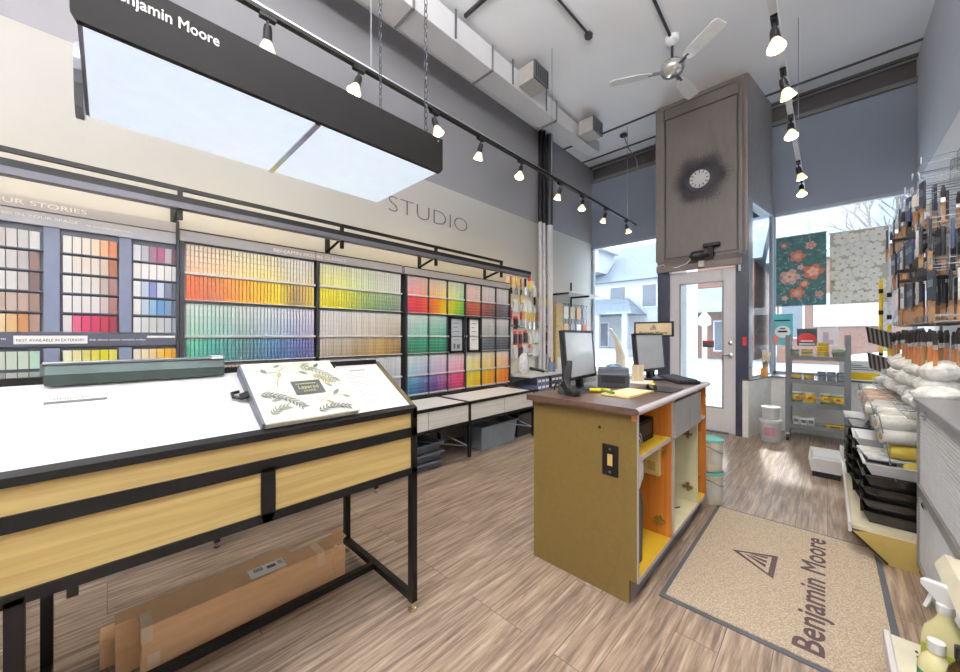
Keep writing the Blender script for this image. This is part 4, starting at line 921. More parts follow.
for k in range(4): g.box(-1.84+k*.009, -1.836+k*.009, .545, .565, .2062, .2065)
g.build('barcode', greyink, sl)
g = G(); g.add([(-1.86, .775, .205), (-1.757, .775, .205), (-1.757, .845, .235), (-1.86, .845, .235)], [(0, 1, 2, 3)]); g.add([(-1.757, .775, .0), (-1.757, .775, .205), (-1.765, .84, .19), (-1.765, .84, .01)], [(0, 1, 2, 3)]); g.build('end_flap', cardboard, t)
g = G(); g.box(-1.79, -1.768, .785, .80, .01, .20); g.box(-1.83, -1.80, .785, .81, .0, .19); g.build('foam_packing', whitepl, t)
carton('long_cardboard_box', 'slim brown cardboard box leaning behind the nearest long one', -1.945, -1.868, .02, .62, .0, .195)
carton('long_cardboard_box', 'low brown cardboard box on the floor at the left of the other two', -2.06, -1.952, -.02, .45, 0, .10)

# ================================================================== SERVICE ISLAND
IX0, IX1, IY0, IY1 = -1.205, -.63, 1.69, 2.995
t = thing('service_counter', 'olive-sided service counter with dark worktop and open orange cupboards in mid room', 'counter', (-.92, 2.3, 0))
g = G(); g.prism([(IX0, 0), (IX1-.035, 0), (IX1-.035, .11), (IX1, .11), (IX1, .885), (IX0, .885)], IY0, IY0+.02, 'Y'); ep = g.build('end_panel', oliveboard, t, bevel=.0015)
g = G(); g.box(IX0+.56-.01, IX1-.002, IY0-.0006, IY0, .855, .885); g.build('worn_patch', mat('worn_orange', (200, 130, 40), .6), ep)
g = G(); g.box(IX1, IX1+.002, IY0, IY0+.02, .11, .885); g.build('edge_banding', edgewhite, ep)
G().box(IX0, IX0+.018, IY0+.02, IY1, 0, .885).build('back_panel', oliveboard, t)
G().box(IX0+.018, IX1, IY1-.018, IY1, .11, .885).build('end_panel', bayorange, t)
G().box(IX1-.05, IX1-.035, IY0+.02, IY1, 0, .11).build('toe_kick', mat('grey_kick', (130, 132, 136), .5), t)
Y1, Y2, Y3 = 2.19, 2.263, 2.765
G().box(IX0+.018, IX1-.002, IY0+.02, Y1, .10, .12).build('bay_floor', baylit, t)
G().box(IX0+.018, IX1-.002, Y2, Y3, .10, .12).build('bay_floor', mat('cream_board', (232, 226, 190), .5), t)
G().box(IX0+.018, IX1-.002, Y3+.018, IY1-.018, .10, .12).build('bay_floor', baylit, t)
dv = G().box(IX0+.018, IX1-.002, Y1, Y1+.018, .12, .885).build('divider', bayorange, t)
G().box(IX0+.018, IX1-.002, Y2-.02, Y2, .12, .885).build('divider', MATS['cream_board'], t)
G().box(IX0+.018, IX1-.002, Y3, Y3+.018, .12, .885).build('divider', MATS['cream_board'], t)
G().box(IX1-.004, IX1, Y2-.055, Y2-.02, .10, .885).build('edge_banding', edgewhite, t)
g = G(); g.box(IX0+.018, IX1-.002, IY0+.02, Y1, .665, .683); sh = g.build('shelf', baylit, t)
g = G(); g.box(IX1-.002, IX1, IY0+.02, Y1, .663, .685); g.box(IX1-.002, IX1, IY0+.02, IY1, .098, .12); g.build('edge_banding', edgewhite, t)
g = G(); g.box(IX0+.018, IX1-.002, Y3+.018, IY1-.018, .665, .683); g.build('shelf', edgewhite, t)
for (ya, yb) in ((Y2-.05, 2.496), (2.506, Y3+.005)):
    d_ = G().box(IX1, IX1+.018, ya, yb, .675, .875).build('drawer_front', steel, t, bevel=.001)
    G().box(IX1-.4, IX1, ya+.02, yb-.02, .70, .85).build('drawer_box', greymetal, d_)
def hinge(y, z, par, side=-1):
    g = G(); g.box(IX1-.09, IX1-.03, y+side*.014, y, z-.008, z+.008); g.box(IX1-.066, IX1-.05, y+side*.012, y, z-.028, z+.028)
    for q in (-.02, .02): g.lathe([(.007, 0), (.006, .016)], (IX1-.058, y, z+q), 8, (0, side, 0))
    g.build('hinge', mat('brass_hinge', (190, 170, 110), .3, .8), par)
hinge(Y1, .20, dv); hinge(Y1, .60, dv)
for z in (.58, .22): hinge(Y3, z, t)
for z in (.55, .25): hinge(IY1-.018, z, t)
# worktop: rounded front nosing
prof = [(IX0-.025, .888), (IX0-.025, .920), (IX1-.02, .920)]+[(IX1+.006+.016*math.sin(k*PI/6), .904+.016*math.cos(k*PI/6)) for k in range(0, 7)]+[(IX1-.02, .888)]
g = G(); g.prism(prof, IY0-.035, IY1+.03, 'Y'); wt = g.build('worktop', counter, t, smooth=True)
g = G(); g.prism([(IX1+.004+.0185*math.sin(k*PI/6), .904+.0175*math.cos(k*PI/6)) for k in range(0, 7)], IY0-.034, IY1+.029, 'Y'); g.build('nosing_strip', edgewhite, wt, smooth=True)
# outlet plate and hole on the end panel
o = G().box(-.795, -.715, IY0-.006, IY0, .575, .725).build('latch_plate', black, t, bevel=.002)
g = G(); g.box(-.767, -.743, IY0-.009, IY0-.006, .625, .68); g.build('latch_window', mat('tan_insert', (190, 160, 90), .5), o)
g = G(); g.lathe([(.006, 0), (.006, .003)], (-.755, IY0-.006, .705), 10, (0, -1, 0)); g.lathe([(.006, 0), (.006, .003)], (-.755, IY0-.006, .595), 10, (0, -1, 0)); g.build('plate_screw', chrome, o)
G().lathe([(.008, 0), (.008, .002)], (-.81, IY0, .80), 12, (0, -1, 0)).build('cable_hole', black, t)
# contents of the cupboards
t = thing('cash_box', 'black metal box with dangling keys on the upper shelf of the counter', 'box', (-.80, 1.98, .683))
G().box(-1.0, -.70, 1.86, 2.12, .684, .80).build('body', black, t, bevel=.004)
g = G(); g.box(-.70, -.696, 1.90, 2.08, .72, .785); g.build('front_plate', dark, t)
g = G(); g.tube([(-.695, 1.86, .76), (-.675, 1.855, .72), (-.68, 1.86, .695)], .005, 6); g.tube([(-.695, 1.9, .75), (-.68, 1.895, .70)], .006, 6); g.build('keys', chrome, t)
t = thing('paper_roll_bag', 'crumpled white bag hanging in the lower left cupboard of the counter', 'bag', (-.71, 1.88, .45))
g = G(); g.ball((-.715, 1.905, .555), .035, .055, .105, 12, 10, .12); g.build('bag', clearbag, t, smooth=True)
t = thing('dark_board', 'dark curved board standing in the lower left cupboard of the counter', 'board', (-.68, 1.8, .12))
g = G(); g.prism([(1.74, .121), (1.87, .121), (1.885, .38), (1.86, .48), (1.80, .51), (1.74, .47)], -.69, -.67, 'X'); g.build('board', sleeve, t, bevel=.004)
t = thing('phone_box', 'cream wall box with sockets at the back of the lower left cupboard', 'socket box', (-.75, 2.175, .5))
G().box(-.86, -.68, 2.15, 2.189, .46, .62).build('casing', mat('cream_plastic', (214, 196, 130), .4), t, bevel=.004)
g = G()
for q in range(3): g.box(-.85+q*.055, -.81+q*.055, 2.143, 2.15, .49, .54)
g.build('sockets', MATS['tan_insert'], t)
solo(G().tube([(-.72, 2.35, .122), (-.70, 2.45, .124), (-.74, 2.55, .124), (-.70, 2.62, .124)], .004, 6).build('loose_wire', dark, smooth=True), 'short loose wire on the cream floor of the middle cupboard', 'wire')
solo(G().box(-.80, -.74, 2.285, 2.40, .122, .60).build('narrow_shelf_box', greypl, bevel=.003), 'narrow grey case standing in the middle cupboard', 'case')
g = G(); g.tube([(-.71, 2.30, .30), (-.665, 2.36, .42)], .006, 6); solo(g.build('wooden_stick', handlewood), 'thin wooden stick leaning in the middle cupboard of the counter', 'stick')

ZT = .921
# monitors: stand base + neck + panel
def monitor(label, c, rz, w, h, zb, tilt):
    t = thing('computer_monitor', label, 'monitor', (c[0], c[1], ZT), rz)
    g = G(); g.rings([[(.11*math.cos(a_*PI/10), .08*math.sin(a_*PI/10), 0) for a_ in range(20)], [(.105*math.cos(a_*PI/10), .075*math.sin(a_*PI/10), .012) for a_ in range(20)]]); g.build('stand_base', blackpl, t, local=True)
    g = G(); g.prism([(.0, .01), (.035, .01), (.05, zb+h*.45), (.03, zb+h*.45)], -.022, .022, 'X')
    g.build('stand_neck', blackpl, t, local=True)
    T = Matrix.Translation((0, 0, zb)) @ Matrix.Rotation(tilt, 4, 'X')
    g = G(); g.X = T; g.box(-w/2, w/2, 0, .03, 0, h); g.box(-w*.3, w*.3, .03, .055, h*.2, h*.75); g.build('casing', blackpl, t, local=True, bevel=.004)
    g = G(); g.X = T
    b = .014
    for q in ((-w/2, w/2, h-b, h), (-w/2, w/2, 0, b*1.3), (-w/2, -w/2+b, 0, h), (w/2-b, w/2, 0, h)): g.box(q[0], q[1], -.004, 0, q[2], q[3])
    g.build('bezel', blackpl, t, local=True)
    g = G(); g.X = T; g.box(-w/2+b, w/2-b, -.0015, 0, b*1.3, h-b); g.build('screen', screenm, t, local=True)
    return t
monitor('black-framed monitor standing at the left end of the counter, screen dark grey', (-1.10, 2.06), R(94), .42, .30, .065, R(-5))
monitor('black-framed monitor farther along the counter in front of the keyboard', (-.96, 2.88), R(82), .42, .285, .065, R(-5))
# keyboard
t = thing('keyboard', 'black computer keyboard lying at the far end of the counter', 'keyboard', (-.80, 2.92, ZT), R(-52))
g = G(); g.prism([(-.07, 0), (.07, 0), (.07, .022), (-.07, .010)], -.2, .2, 'X'); g.build('case', blackpl, t, local=True, bevel=.002)
g = G()
for r in range(5):
    for k in range(15): g.box(-.19+k*.0255, -.169+k*.0255, -.058+r*.024, -.038+r*.024, .012+r*.002, .021+r*.002)
kk = g.build('keys', mat('key_plastic', (50, 52, 58), .5), t, local=True)
# receipt printer
t = thing('receipt_printer', 'dark grey receipt printer with rounded top beside the left monitor', 'printer', (-1.02, 2.33, ZT), R(22))
g = G(); g.prism([(-.10, 0), (.10, 0), (.10, .09), (.085, .105), (.0, .125), (-.06, .115), (-.10, .085)], -.095, .095, 'X'); g.build('body', mat('printer_plastic', (58, 62, 72), .35), t, local=True, bevel=.006)
g = G(); g.box(-.07, .07, -.103, -.10, .03, .075); g.build('paper_slot', blackpl, t, local=True)
g = G(); g.box(.095, .098, -.05, .05, .02, .07); g.build('side_port', blackpl, t, local=True)
g = G(); g.ball((0, .02, .125), .05, .04, .02, 12, 6); solo(g.build('teal_cloth', teal), 'x', 'cloth') if False else g.build('top_cover', mat('bluish_top', (90, 120, 140), .4), t, local=True)
t = thing('order_pad', 'yellowed notepad lying on the counter edge in front of the printer', 'notepad', (-.80, 2.08, ZT), R(-4))
G().box(-.10, .06, -.17, .14, 0, .010).build('pad', mat('yellowed_paper', (232, 212, 150), .6), t, local=True)
G().box(-.09, .05, -.10, .13, .010, .0115).build('top_sheet', mat('pale_page', (238, 226, 186), .6), t, local=True)
t = thing('counter_mat', 'black square mat on the counter under the yellow mouse', 'mat', (-.755, 2.36, ZT))
G().box(-.11, .11, -.10, .13, 0, .003).build('pad', blackpl, t, local=True)
t = thing('computer_mouse', 'yellow and black mouse on the dark mat near the counter edge', 'mouse', (-.78, 2.33, ZT+.004), R(20))
g = G(); g.rings([[(.032*s_*math.cos(a_*PI/8), .055*s_*math.sin(a_*PI/8), z) for a_ in range(16)] for s_, z in ((1, 0), (1.02, .010), (.85, .026), (.5, .034), (.1, .036))]); g.build('shell', blackpl, t, local=True, smooth=True)
g = G(); g.ball((0, -.005, .026), .024, .036, .013, 12, 6); g.build('yellow_shell', yellow, t, local=True, smooth=True)
t = thing('document_sheet', 'white sheet lying behind the notepad on the counter', 'paper', (-.98, 2.66, ZT), R(15)); G().box(-.09, .09, -.12, .12, 0, .002).build('sheet', paper, t, local=True)
# phone / scanner cluster at the left end
t = thing('desk_phone', 'black cordless phone standing in its cradle at the counter corner', 'phone', (-1.08, 1.83, ZT), R(10))
g = G(); g.prism([(-.045, 0), (.05, 0), (.04, .03), (-.01, .05), (-.04, .02)], -.035, .035, 'X'); g.build('cradle', blackpl, t, local=True, bevel=.003)
g = G(); g.X = Matrix.Rotation(R(-12), 4, 'X'); g.box(-.022, .022, -.010, .010, .03, .19); g.build('handset', blackpl, t, local=True, bevel=.005)
t = thing('barcode_scanner', 'small black hand scanner leaning beside the phone with a curling cable', 'scanner', (-1.02, 1.78, ZT), R(-20))
g = G(); g.X = Matrix.Rotation(R(-38), 4, 'Y'); g.box(-.02, .02, -.018, .018, .0, .09); g.X = None; g.prism([(-.03, 0), (.05, 0), (.05, .02), (.0, .045), (-.03, .03)], -.02, .02, 'Y'); g.build('scanner_body', blackpl, t, local=True, bevel=.003)
g = G(); g.tube([(-.05, 0, .01), (-.09, .0, .05), (-.13, .01, .055), (-.17, .02, .03), (-.185, .03, .006)], .004, 6); g.build('cable', black, t, local=True, smooth=True)
for (x, y, rz, m_, lab) in ((-.96, 2.0, .4, yellow, 'yellow marker lying behind the phone on the counter'), (-.90, 1.97, -.6, mat('green_marker', (70, 110, 50), .4), 'green marker lying beside the printer on the counter')):
    t = thing('marker', lab, 'marker', (x, y, ZT+.012), rz)
    g = G(); g.lathe([(.011, -.055), (.011, .03)], (0, 0, 0), 10, (1, 0, 0)); g.build('barrel', m_, t, local=True)
    g = G(); g.lathe([(.0125, .03), (.0115, .06)], (0, 0, 0), 10, (1, 0, 0)); g.build('cap', m_, t, local=True)
t = thing('wooden_cup', 'square wooden pencil cup on the counter between the monitors', 'cup', (-1.0, 2.70, ZT), R(20))
g = G(); g.rings([[(s_*a_, s_*b2, z) for a_, b2 in ((-.04, -.04), (.04, -.04), (.04, .04), (-.04, .04))] for s_, z in ((1, 0), (1, .12), (.86, .12), (.86, .01))]); g.build('cup', wood_mat('cup_wood', (176, 160, 134), (204, 188, 160), 'Z'), t, local=True)
# sign on a stand behind
t = thing('counter_sign', 'tan sign with triangle logo on a thin stand behind the far monitor', 'sign', (-1.06, 3.13, 0))
G().box(-1.215, -.90, 3.195, 3.21, 1.245, 1.37).build('frame', black, t)
fp = G().box(-1.20, -.915, 3.192, 3.195, 1.258, 1.357).build('face', mat('tan_face', (206, 186, 150), .5), t)
text('Benjamin Moore', .036, (-1.058, 3.1915, 1.265), (1, 0, 0), (0, 0, 1), ink, fp, width=.22, align='CENTER', bold=.015)
def tri_logo(P, m, par, name='triangle_logo'):
    """outlined triangle with inner uprights; P(u,v) maps unit coords to a point"""
    g = G()
    def q(*pts): g.add([P(*p) for p in pts], [tuple(range(len(pts)))])
    q((0, 0), (1, 0), (.9, .12), (.14, .12)); q((0, 0), (.14, .12), (.62, .84), (.62, 1)); q((1, 0), (.62, 1), (.62, .84), (.88, .12))
    q((.34, .2), (.46, .2), (.62, .62), (.62, .70)); q((.54, .2), (.64, .2), (.66, .6), (.6, .5)); q((.74, .2), (.82, .2), (.72, .55), (.68, .6))
    return g.build(name, m, par)
tri_logo(lambda u, v: (-1.085+u*.055, 3.1915, 1.305+v*.045), ink, fp)
g = G(); g.tube([(-1.06, 3.215, 0.012), (-1.06, 3.215, 1.3)], .009, 8); g.build('pole', black, t)
g = G(); g.lathe([(.11, 0), (.11, .010), (.02, .014)], (-1.06, 3.215, 0), 18); g.build('foot', black, t)

# pails beyond the counter
def pail(label, x, y, z, h=.235, r=.085, lid=teal, body=None, group=None):
    t = thing('paint_pail', label, 'pail', (x, y, z), group=group); body = body or mat('ivory_pail', (224, 218, 200), .45)
    g = G(); g.lathe([(r*.88, 0), (r*.9, .004), (r*.98, h*.9), (r*1.06, h*.9), (r*1.06, h*.94), (r*1.0, h*.94)], (x, y, z), 24); b = g.build('bucket', body, t, smooth=True)
    g = G(); g.lathe([(r*1.07, h*.93), (r*1.07, h), (r*1.0, h+.004), (r*.9, h-.006)], (x, y, z), 24); g.build('lid', lid, t, smooth=True)
    g = G(); g.tube([(x+r*1.03*math.cos(a_), y+r*1.03*math.sin(a_), z+h*.8-.05*math.sin((a_+1.7)*1)**2) for a_ in [-1.9+.25*k for k in range(9)]], .003, 6); g.build('handle', greymetal, t)
    g = G(); s_ = [(r*.957*math.cos(a_), r*.957*math.sin(a_)) for a_ in [-1.8+.2*k for k in range(9)]]
    g.add([(x+a_, y+b_, z+h*.25) for a_, b_ in s_]+[(x+a_*1.045, y+b_*1.045, z+h*.72) for a_, b_ in s_], [(i, i+1, i+10, i+9) for i in range(8)]); g.build('label', mat('pail_label', (206, 206, 200), .5), b)
    return t
pail('ivory paint pail with teal lid on the floor beyond the counter', -.64, 3.17, 0)
pail('ivory paint pail with teal lid stacked on another beyond the counter', -.64, 3.175, .242)

# ================================================================== FLOOR MAT
mm_ = mat('tan_carpet_mat', (184, 168, 148), .95, var=.40, scale=170, bump=.5)
t = thing('entrance_mat', 'large tan entrance mat with dark lettering and grey rubber border', 'mat', (-.18, 2.4, 0))
g = G(); g.add([(-.585, 1.845, 0), (.215, 1.60, 0), (.225, 3.12, 0), (-.578, 3.12, 0), (-.585, 1.845, .006), (.215, 1.60, .006), (.225, 3.12, .006), (-.578, 3.12, .006)], [(0, 3, 2, 1), (4, 5, 6, 7), (0, 1, 5, 4), (1, 2, 6, 5), (2, 3, 7, 6), (3, 0, 4, 7)]) if False else g.box(-.585, .215, 1.845, 3.12, 0, .005)
g.build('rubber_border', mat('dark_rubber', (82, 86, 94), .6), t)
cp = G().box(-.562, .190, 1.868, 3.097, .004, .010).build('carpet', mm_, t)
dk = mat('dark_mat_dye', (84, 66, 70), .95, var=.25, scale=150)
text('Benjamin Moore', .135, (-.01, 1.915, .0104), (0, 1, 0), (-1, 0, 0), dk, cp, width=1.10, bold=.020)
tri_logo(lambda u, v: (-.20-(v)*.20, 2.36+u*.26, .0108), dk, cp)

# ================================================================== WALL AND WINDOW THINGS NEAR THE DOOR
# sunburst clock
t = thing('sunburst_clock', 'dark sunburst clock with a pale round face high on the column', 'clock', (-1.22, 5.465, 3.33))
cx, cz = -1.22, 3.33; rnd = random.Random(2); g = G()
NR = 152
for k in range(NR):
    an = 2*PI*k/NR; rr = .30+.07*abs(math.cos(an_*3 if False else 3*2*PI*k/NR))+(0, -.05, -.02, -.07)[k % 4]+rnd.uniform(-.01, .01)
    u = Vector((math.cos(an), 0, math.sin(an))); w = Vector((-u.z, 0, u.x)); c = Vector((cx, 5.455, cz)); a0 = c+u*.12; a1 = c+u*rr
    g.add([tuple(a0-w*.0028), tuple(a0+w*.0028), tuple(a1+w*.0022), tuple(a1-w*.0022), tuple(a0-w*.0035+Vector((0, .006, 0))), tuple(a0+w*.0035+Vector((0, .006, 0))), tuple(a1+Vector((0, .004, 0))), tuple(a1+Vector((.0005, .004, 0)))], [(0, 1, 2, 3), (0, 4, 5, 1), (1, 5, 6, 2), (3, 7, 4, 0), (4, 7, 6, 5)])
g.lathe([(.13, 0), (.13, .02), (.02, .02)], (cx, 5.467, cz), 32, (0, -1, 0))
g.build('rays', mat('gunmetal_rays', (56, 54, 60), .4, .5), t)
g = G(); g.lathe([(.118, 0), (.115, .012), (.02, .014)], (cx, 5.447, cz), 32, (0, -1, 0)); fc = g.build('face', mat('pale_clock_face', (206, 206, 206), .4), t)
g = G()
for k in range(12):
    an = 2*PI*k/12; u = Vector((math.cos(an), 0, math.sin(an))); w = Vector((-u.z, 0, u.x)); c = Vector((cx, 5.4325, cz))
    g.add([tuple(c+u*.075-w*.006), tuple(c+u*.075+w*.006), tuple(c+u*.112+w*.003), tuple(c+u*.112-w*.003)], [(0, 1, 2, 3)])
g.build('hour_marks', ink, fc)
# camera / bracket over the door
t = thing('security_camera', 'black camera and bracket with dangling cables above the door', 'camera', (-1.15, 5.45, 2.27))
G().box(-1.12, -1.06, 5.42, 5.475, 2.24, 2.44).build('wall_bracket', black, t)
G().box(-1.17, -.99, 5.38, 5.47, 2.41, 2.45).build('top_plate', black, t)
g = G(); g.lathe([(.05, 0), (.06, .02), (.06, .12), (.045, .15)], (-1.16, 5.40, 2.31), 14, (-1, -.4, -.1)); g.build('camera_body', blackpl, t, smooth=True)
g = G(); g.tube([(-1.15, 5.40, 2.36), (-1.2, 5.38, 2.3), (-1.26, 5.36, 2.36), (-1.32, 5.36, 2.30), (-1.24, 5.36, 2.25)], .012, 6); g.tube([(-1.1, 5.4, 2.30), (-1.18, 5.37, 2.27), (-1.28, 5.37, 2.29)], .016, 6); g.build('cable_tangle', black, t, smooth=True)
g = G(); g.tube([(-1.75, 5.44, 2.24), (-1.66, 5.43, 2.25), (-1.60, 5.43, 2.19), (-1.48, 5.42, 2.19), (-1.36, 5.40, 2.22), (-1.27, 5.38, 2.32), (-1.22, 5.36, 2.29)], .005, 6); g.build('white_cable', whitepl, t, smooth=True)
G().box(-1.22, -1.155, 5.385, 5.42, 2.155, 2.235).build('power_adapter', mat('pale_adapter', (214, 216, 196), .5), t)
solo(G().box(-.80, -.775, 5.455, 5.47, 2.06, 2.15).build('door_sensor', whitepl, bevel=.002), 'small white contact sensor on the navy frame at the top right of the door', 'sensor')
solo(G().box(-.755, -.715, 5.44, 5.4495, 1.13, 1.24).build('alarm_pull', red, bevel=.002), 'small red box on the navy frame right of the door', 'alarm box')

# hanging wallpaper sheets
def rose(g, cx, cz, r, y, cols, petals=5, rnd=random, rings=2):
    for ring in range(rings):
        rr = r*(1-.42*ring)
        g.cur = cols[ring]
        for k in range(petals):
            an = 2*PI*k/petals+ring*.5+rnd.uniform(-.1, .1); px, pz = cx+math.cos(an)*rr*.5, cz+math.sin(an)*rr*.5; pr_ = rr*.55
            pts = [(px+math.cos(a_*PI/6)*pr_*(1.1 if abs(math.cos(a_*PI/6-an)) > .7 else .85), y-.0004*ring-.0002*(k % 3), pz+math.sin(a_*PI/6)*pr_*(1.1 if abs(math.cos(a_*PI/6-an)) > .7 else .85)) for a_ in range(12)]
            g.add(pts[::-1], [tuple(range(12))])
    g.cur = cols[-1]; g.add([(cx+math.cos(a_*PI/5)*r*.2, y-.0018, cz+math.sin(a_*PI/5)*r*.2) for a_ in range(10)][::-1], [tuple(range(10))])
def lf(g, cx, cz, an, ln, wd, y, mi):
    g.cur = mi; d = (math.cos(an), math.sin(an)); n = (-d[1], d[0])
    g.add([(cx+d[0]*ln*s_+n[0]*w_*wd, y, cz+d[1]*ln*s_+n[1]*w_*wd) for s_, w_ in ((0, 0), (.3, .9), (.6, .9), (1, 0), (.6, -.9), (.3, -.9))][::-1], [tuple(range(6))])
def sheet(name, label, x0, x1, z0, z1, basem):
    t = thing(name, label, 'wallpaper sheet', ((x0+x1)/2, 6.45, z1)); b = G().box(x0, x1, 6.448, 6.452, z0, z1).build('backing', basem, t)
    g = G(); g.lathe([(.008, x0-.01), (.008, x1+.01)], (0, 6.45, z1+.004), 8, (1, 0, 0)); g.build('hanging_rod', white, t)
    for x in (x0+.06, x1-.06):
        g = G(); g.tube([(x, 6.45, z1), (x, 6.47, 2.97)], .0015, 5); g.build('cord', wire, t)
    return t, b
t, b = sheet('wallpaper_sheet', 'dark teal wallpaper sheet with coral and pink flowers hung in the window', -.515, -.012, 1.655, 2.60, mat('dark_teal_print', (62, 104, 106), .7, var=.35, scale=16))
g = G(); rnd = random.Random(9); x0, z0 = -.515, 1.655
for k in range(120):
    u, v = rnd.uniform(.05, .95), rnd.uniform(.03, .97); lf(g, x0+u*.503, z0+v*.945, rnd.uniform(0, 6.28), rnd.uniform(.04, .075), rnd.uniform(.005, .011), 6.4475-.0001*(k % 4), rnd.choice((2, 2, 3, 4)))
for (u, v, r, c) in ((.25, .42, .10, (0, 5, 1)), (.77, .47, .095, (1, 5, 0)), (.43, .72, .075, (1, 0, 5)), (.58, .30, .05, (1, 5, 0)), (.42, .17, .075, (1, 0, 5)), (.72, .86, .05, (0, 1, 5)), (.12, .9, .035, (1, 0, 5)), (.9, .14, .04, (0, 1, 5)), (.5, .55, .035, (0, 5, 1)), (.14, .1, .035, (0, 5, 1))):
    rose(g, x0+.03+u*.45, z0+.02+v*.9, r, 6.4468, c, rnd=rnd)
g.build('flower_print', [mat('dusty_pink', (206, 162, 158), .7), mat('coral_print', (206, 116, 84), .7), mat('soft_teal_leaf', (120, 158, 156), .7), mat('grey_green_leaf', (88, 126, 116), .7), mat('blue_leaf', (134, 160, 178), .7), mat('pale_rose', (226, 190, 172), .7)], b)
t, b = sheet('wallpaper_sheet', 'beige wallpaper sheet with large white blossoms hung in the window', .02, .518, 1.655, 2.56, mat('beige_print', (184, 180, 160), .7, var=.06, scale=10))
g = G(); rnd = random.Random(12); x0 = .02
for k in range(26):
    u, v = rnd.uniform(.06, .9), rnd.uniform(.04, .93); lf(g, x0+u*.498, z0+v*.9, rnd.uniform(0, 6.28), .06, .015, 6.4474, rnd.choice((1, 2)))
for i in range(4):
    for j in range(6):
        u = (i+.3+.45*(j % 2))/4.3; v = (j+.5)/6
        cx_, cz_, r_, a0_, yb_ = x0+.02+u*.46+rnd.uniform(-.015, .015), z0+.01+v*.88+rnd.uniform(-.02, .02), .078+rnd.uniform(-.015, .012), rnd.uniform(0, 6.28), 6.4470-.00035*((i+j*2) % 4)
        for q in range(5):
            an = a0_+2*PI*q/5+rnd.uniform(-.08, .08)
            for (k_, mi_, dy_) in ((1.08, 4, 0), (1.0, 0, .0001)):
                g.cur = mi_; d_ = (math.cos(an), math.sin(an)); n_ = (-d_[1], d_[0])
                pts = [(cx_+(d_[0]*l_+n_[0]*w_)*r_*k_, yb_-dy_-.00002*q, cz_+(d_[1]*l_+n_[1]*w_)*r_*k_) for l_, w_ in ((.08, -.08), (.45, -.40), (.85, -.42), (1.06, -.18), (.98, 0), (1.06, .18), (.85, .42), (.45, .40), (.08, .08))]
                pts = [(min(max(p[0], x0+.002), .516), p[1], p[2]) for p in pts]
                g.add(pts[::-1], [tuple(range(9))])
        g.cur = 3; g.add([(cx_+math.cos(a_*PI/5)*r_*.17, yb_-.00025, cz_+math.sin(a_*PI/5)*r_*.17) for a_ in range(10)][::-1], [tuple(range(10))])
g.build('blossom_print', [mat('blossom_white', (228, 228, 222), .7), mat('grey_sage', (140, 144, 122), .7), mat('dark_sage', (104, 110, 96), .7), mat('blossom_eye', (186, 180, 128), .7), mat('petal_outline', (196, 194, 182), .7)], b)
# posters standing on the sill
POSTZ = 1.12
def poster(label, x0, x1, z1, y, base, parts_):
    t = thing('window_poster', label, 'poster', ((x0+x1)/2, y, 1.12))
    b = G().box(x0, x1, y-.004, y+.004, POSTZ, z1).build('board', base, t)
    for nm, m_, fn in parts_:
        g = G(); fn(g); g.build(nm, m_, b)
    return t, b
def disc(g, cx, cz, rx, rz, y, n=20): g.add([(cx+math.cos(2*PI*a_/n)*rx, y, cz+math.sin(2*PI*a_/n)*rz) for a_ in range(n)][::-1], [tuple(range(n))])
t, b = poster('teal poster with a white emblem and pink circles fixed low in the window', -.60, -.34, 1.555, 6.515, mat('teal_poster', (96, 190, 196), .5), [
  ('emblem', paper, lambda g: disc(g, -.45, 1.31, .085, .085, 6.510)), ('emblem_mark', ink, lambda g: (g.box(-.50, -.40, 6.5085, 6.5095, 1.30, 1.325), g.box(-.48, -.42, 6.5085, 6.5095, 1.345, 1.36))),
  ('pink_circle', mat('pink_print', (226, 130, 120), .5), lambda g: disc(g, -.53, 1.20, .045, .06, 6.510)), ('pink_circle', MATS['pink_print'], lambda g: disc(g, -.38, 1.20, .045, .06, 6.510)),
  ('headline', ink, lambda g: g.box(-.54, -.37, 6.5085, 6.5095, 1.455, 1.475))])
poster('small dark poster with a red arched shape in the window behind the rack', -.30, -.10, 1.35, 6.515, mat('dark_poster', (70, 76, 82), .5), [
  ('red_shape', mat('red_print', (200, 50, 44), .5), lambda g: (disc(g, -.20, 1.235, .08, .05, 6.510), g.box(-.285, -.115, 6.5095, 6.5105, 1.17, 1.235))),
  ('white_lines', paper, lambda g: (g.box(-.28, -.12, 6.5085, 6.509, 1.135, 1.15), g.box(-.26, -.14, 6.5085, 6.509, 1.175, 1.19)))])
poster('white poster with pale pink shapes in the window behind the rack', -.09, .10, 1.36, 6.515, mat('off_white_poster', (232, 228, 230), .5), [
  ('pink_drawing', mat('pale_pink_print', (206, 176, 190), .5), lambda g: (g.box(-.045, .01, 6.5095, 6.5105, 1.14, 1.30), g.box(.01, .055, 6.5095, 6.5105, 1.14, 1.20)))])
t = thing('sill_sign', 'white and yellow sign standing at the right end of the sill', 'sign', (.27, 6.3, .715))
b = G().box(.10, .44, 6.295, 6.305, .72, .95).build('board', white, t); G().box(.10, .44, 6.2935, 6.295, .72, .81).build('yellow_band', yellow, b)
g = G()
for k in range(3): g.box(.14, .40-.05*k, 6.2935, 6.295, .84+k*.025, .85+k*.025)
g.build('printed_lines', greyink, b)
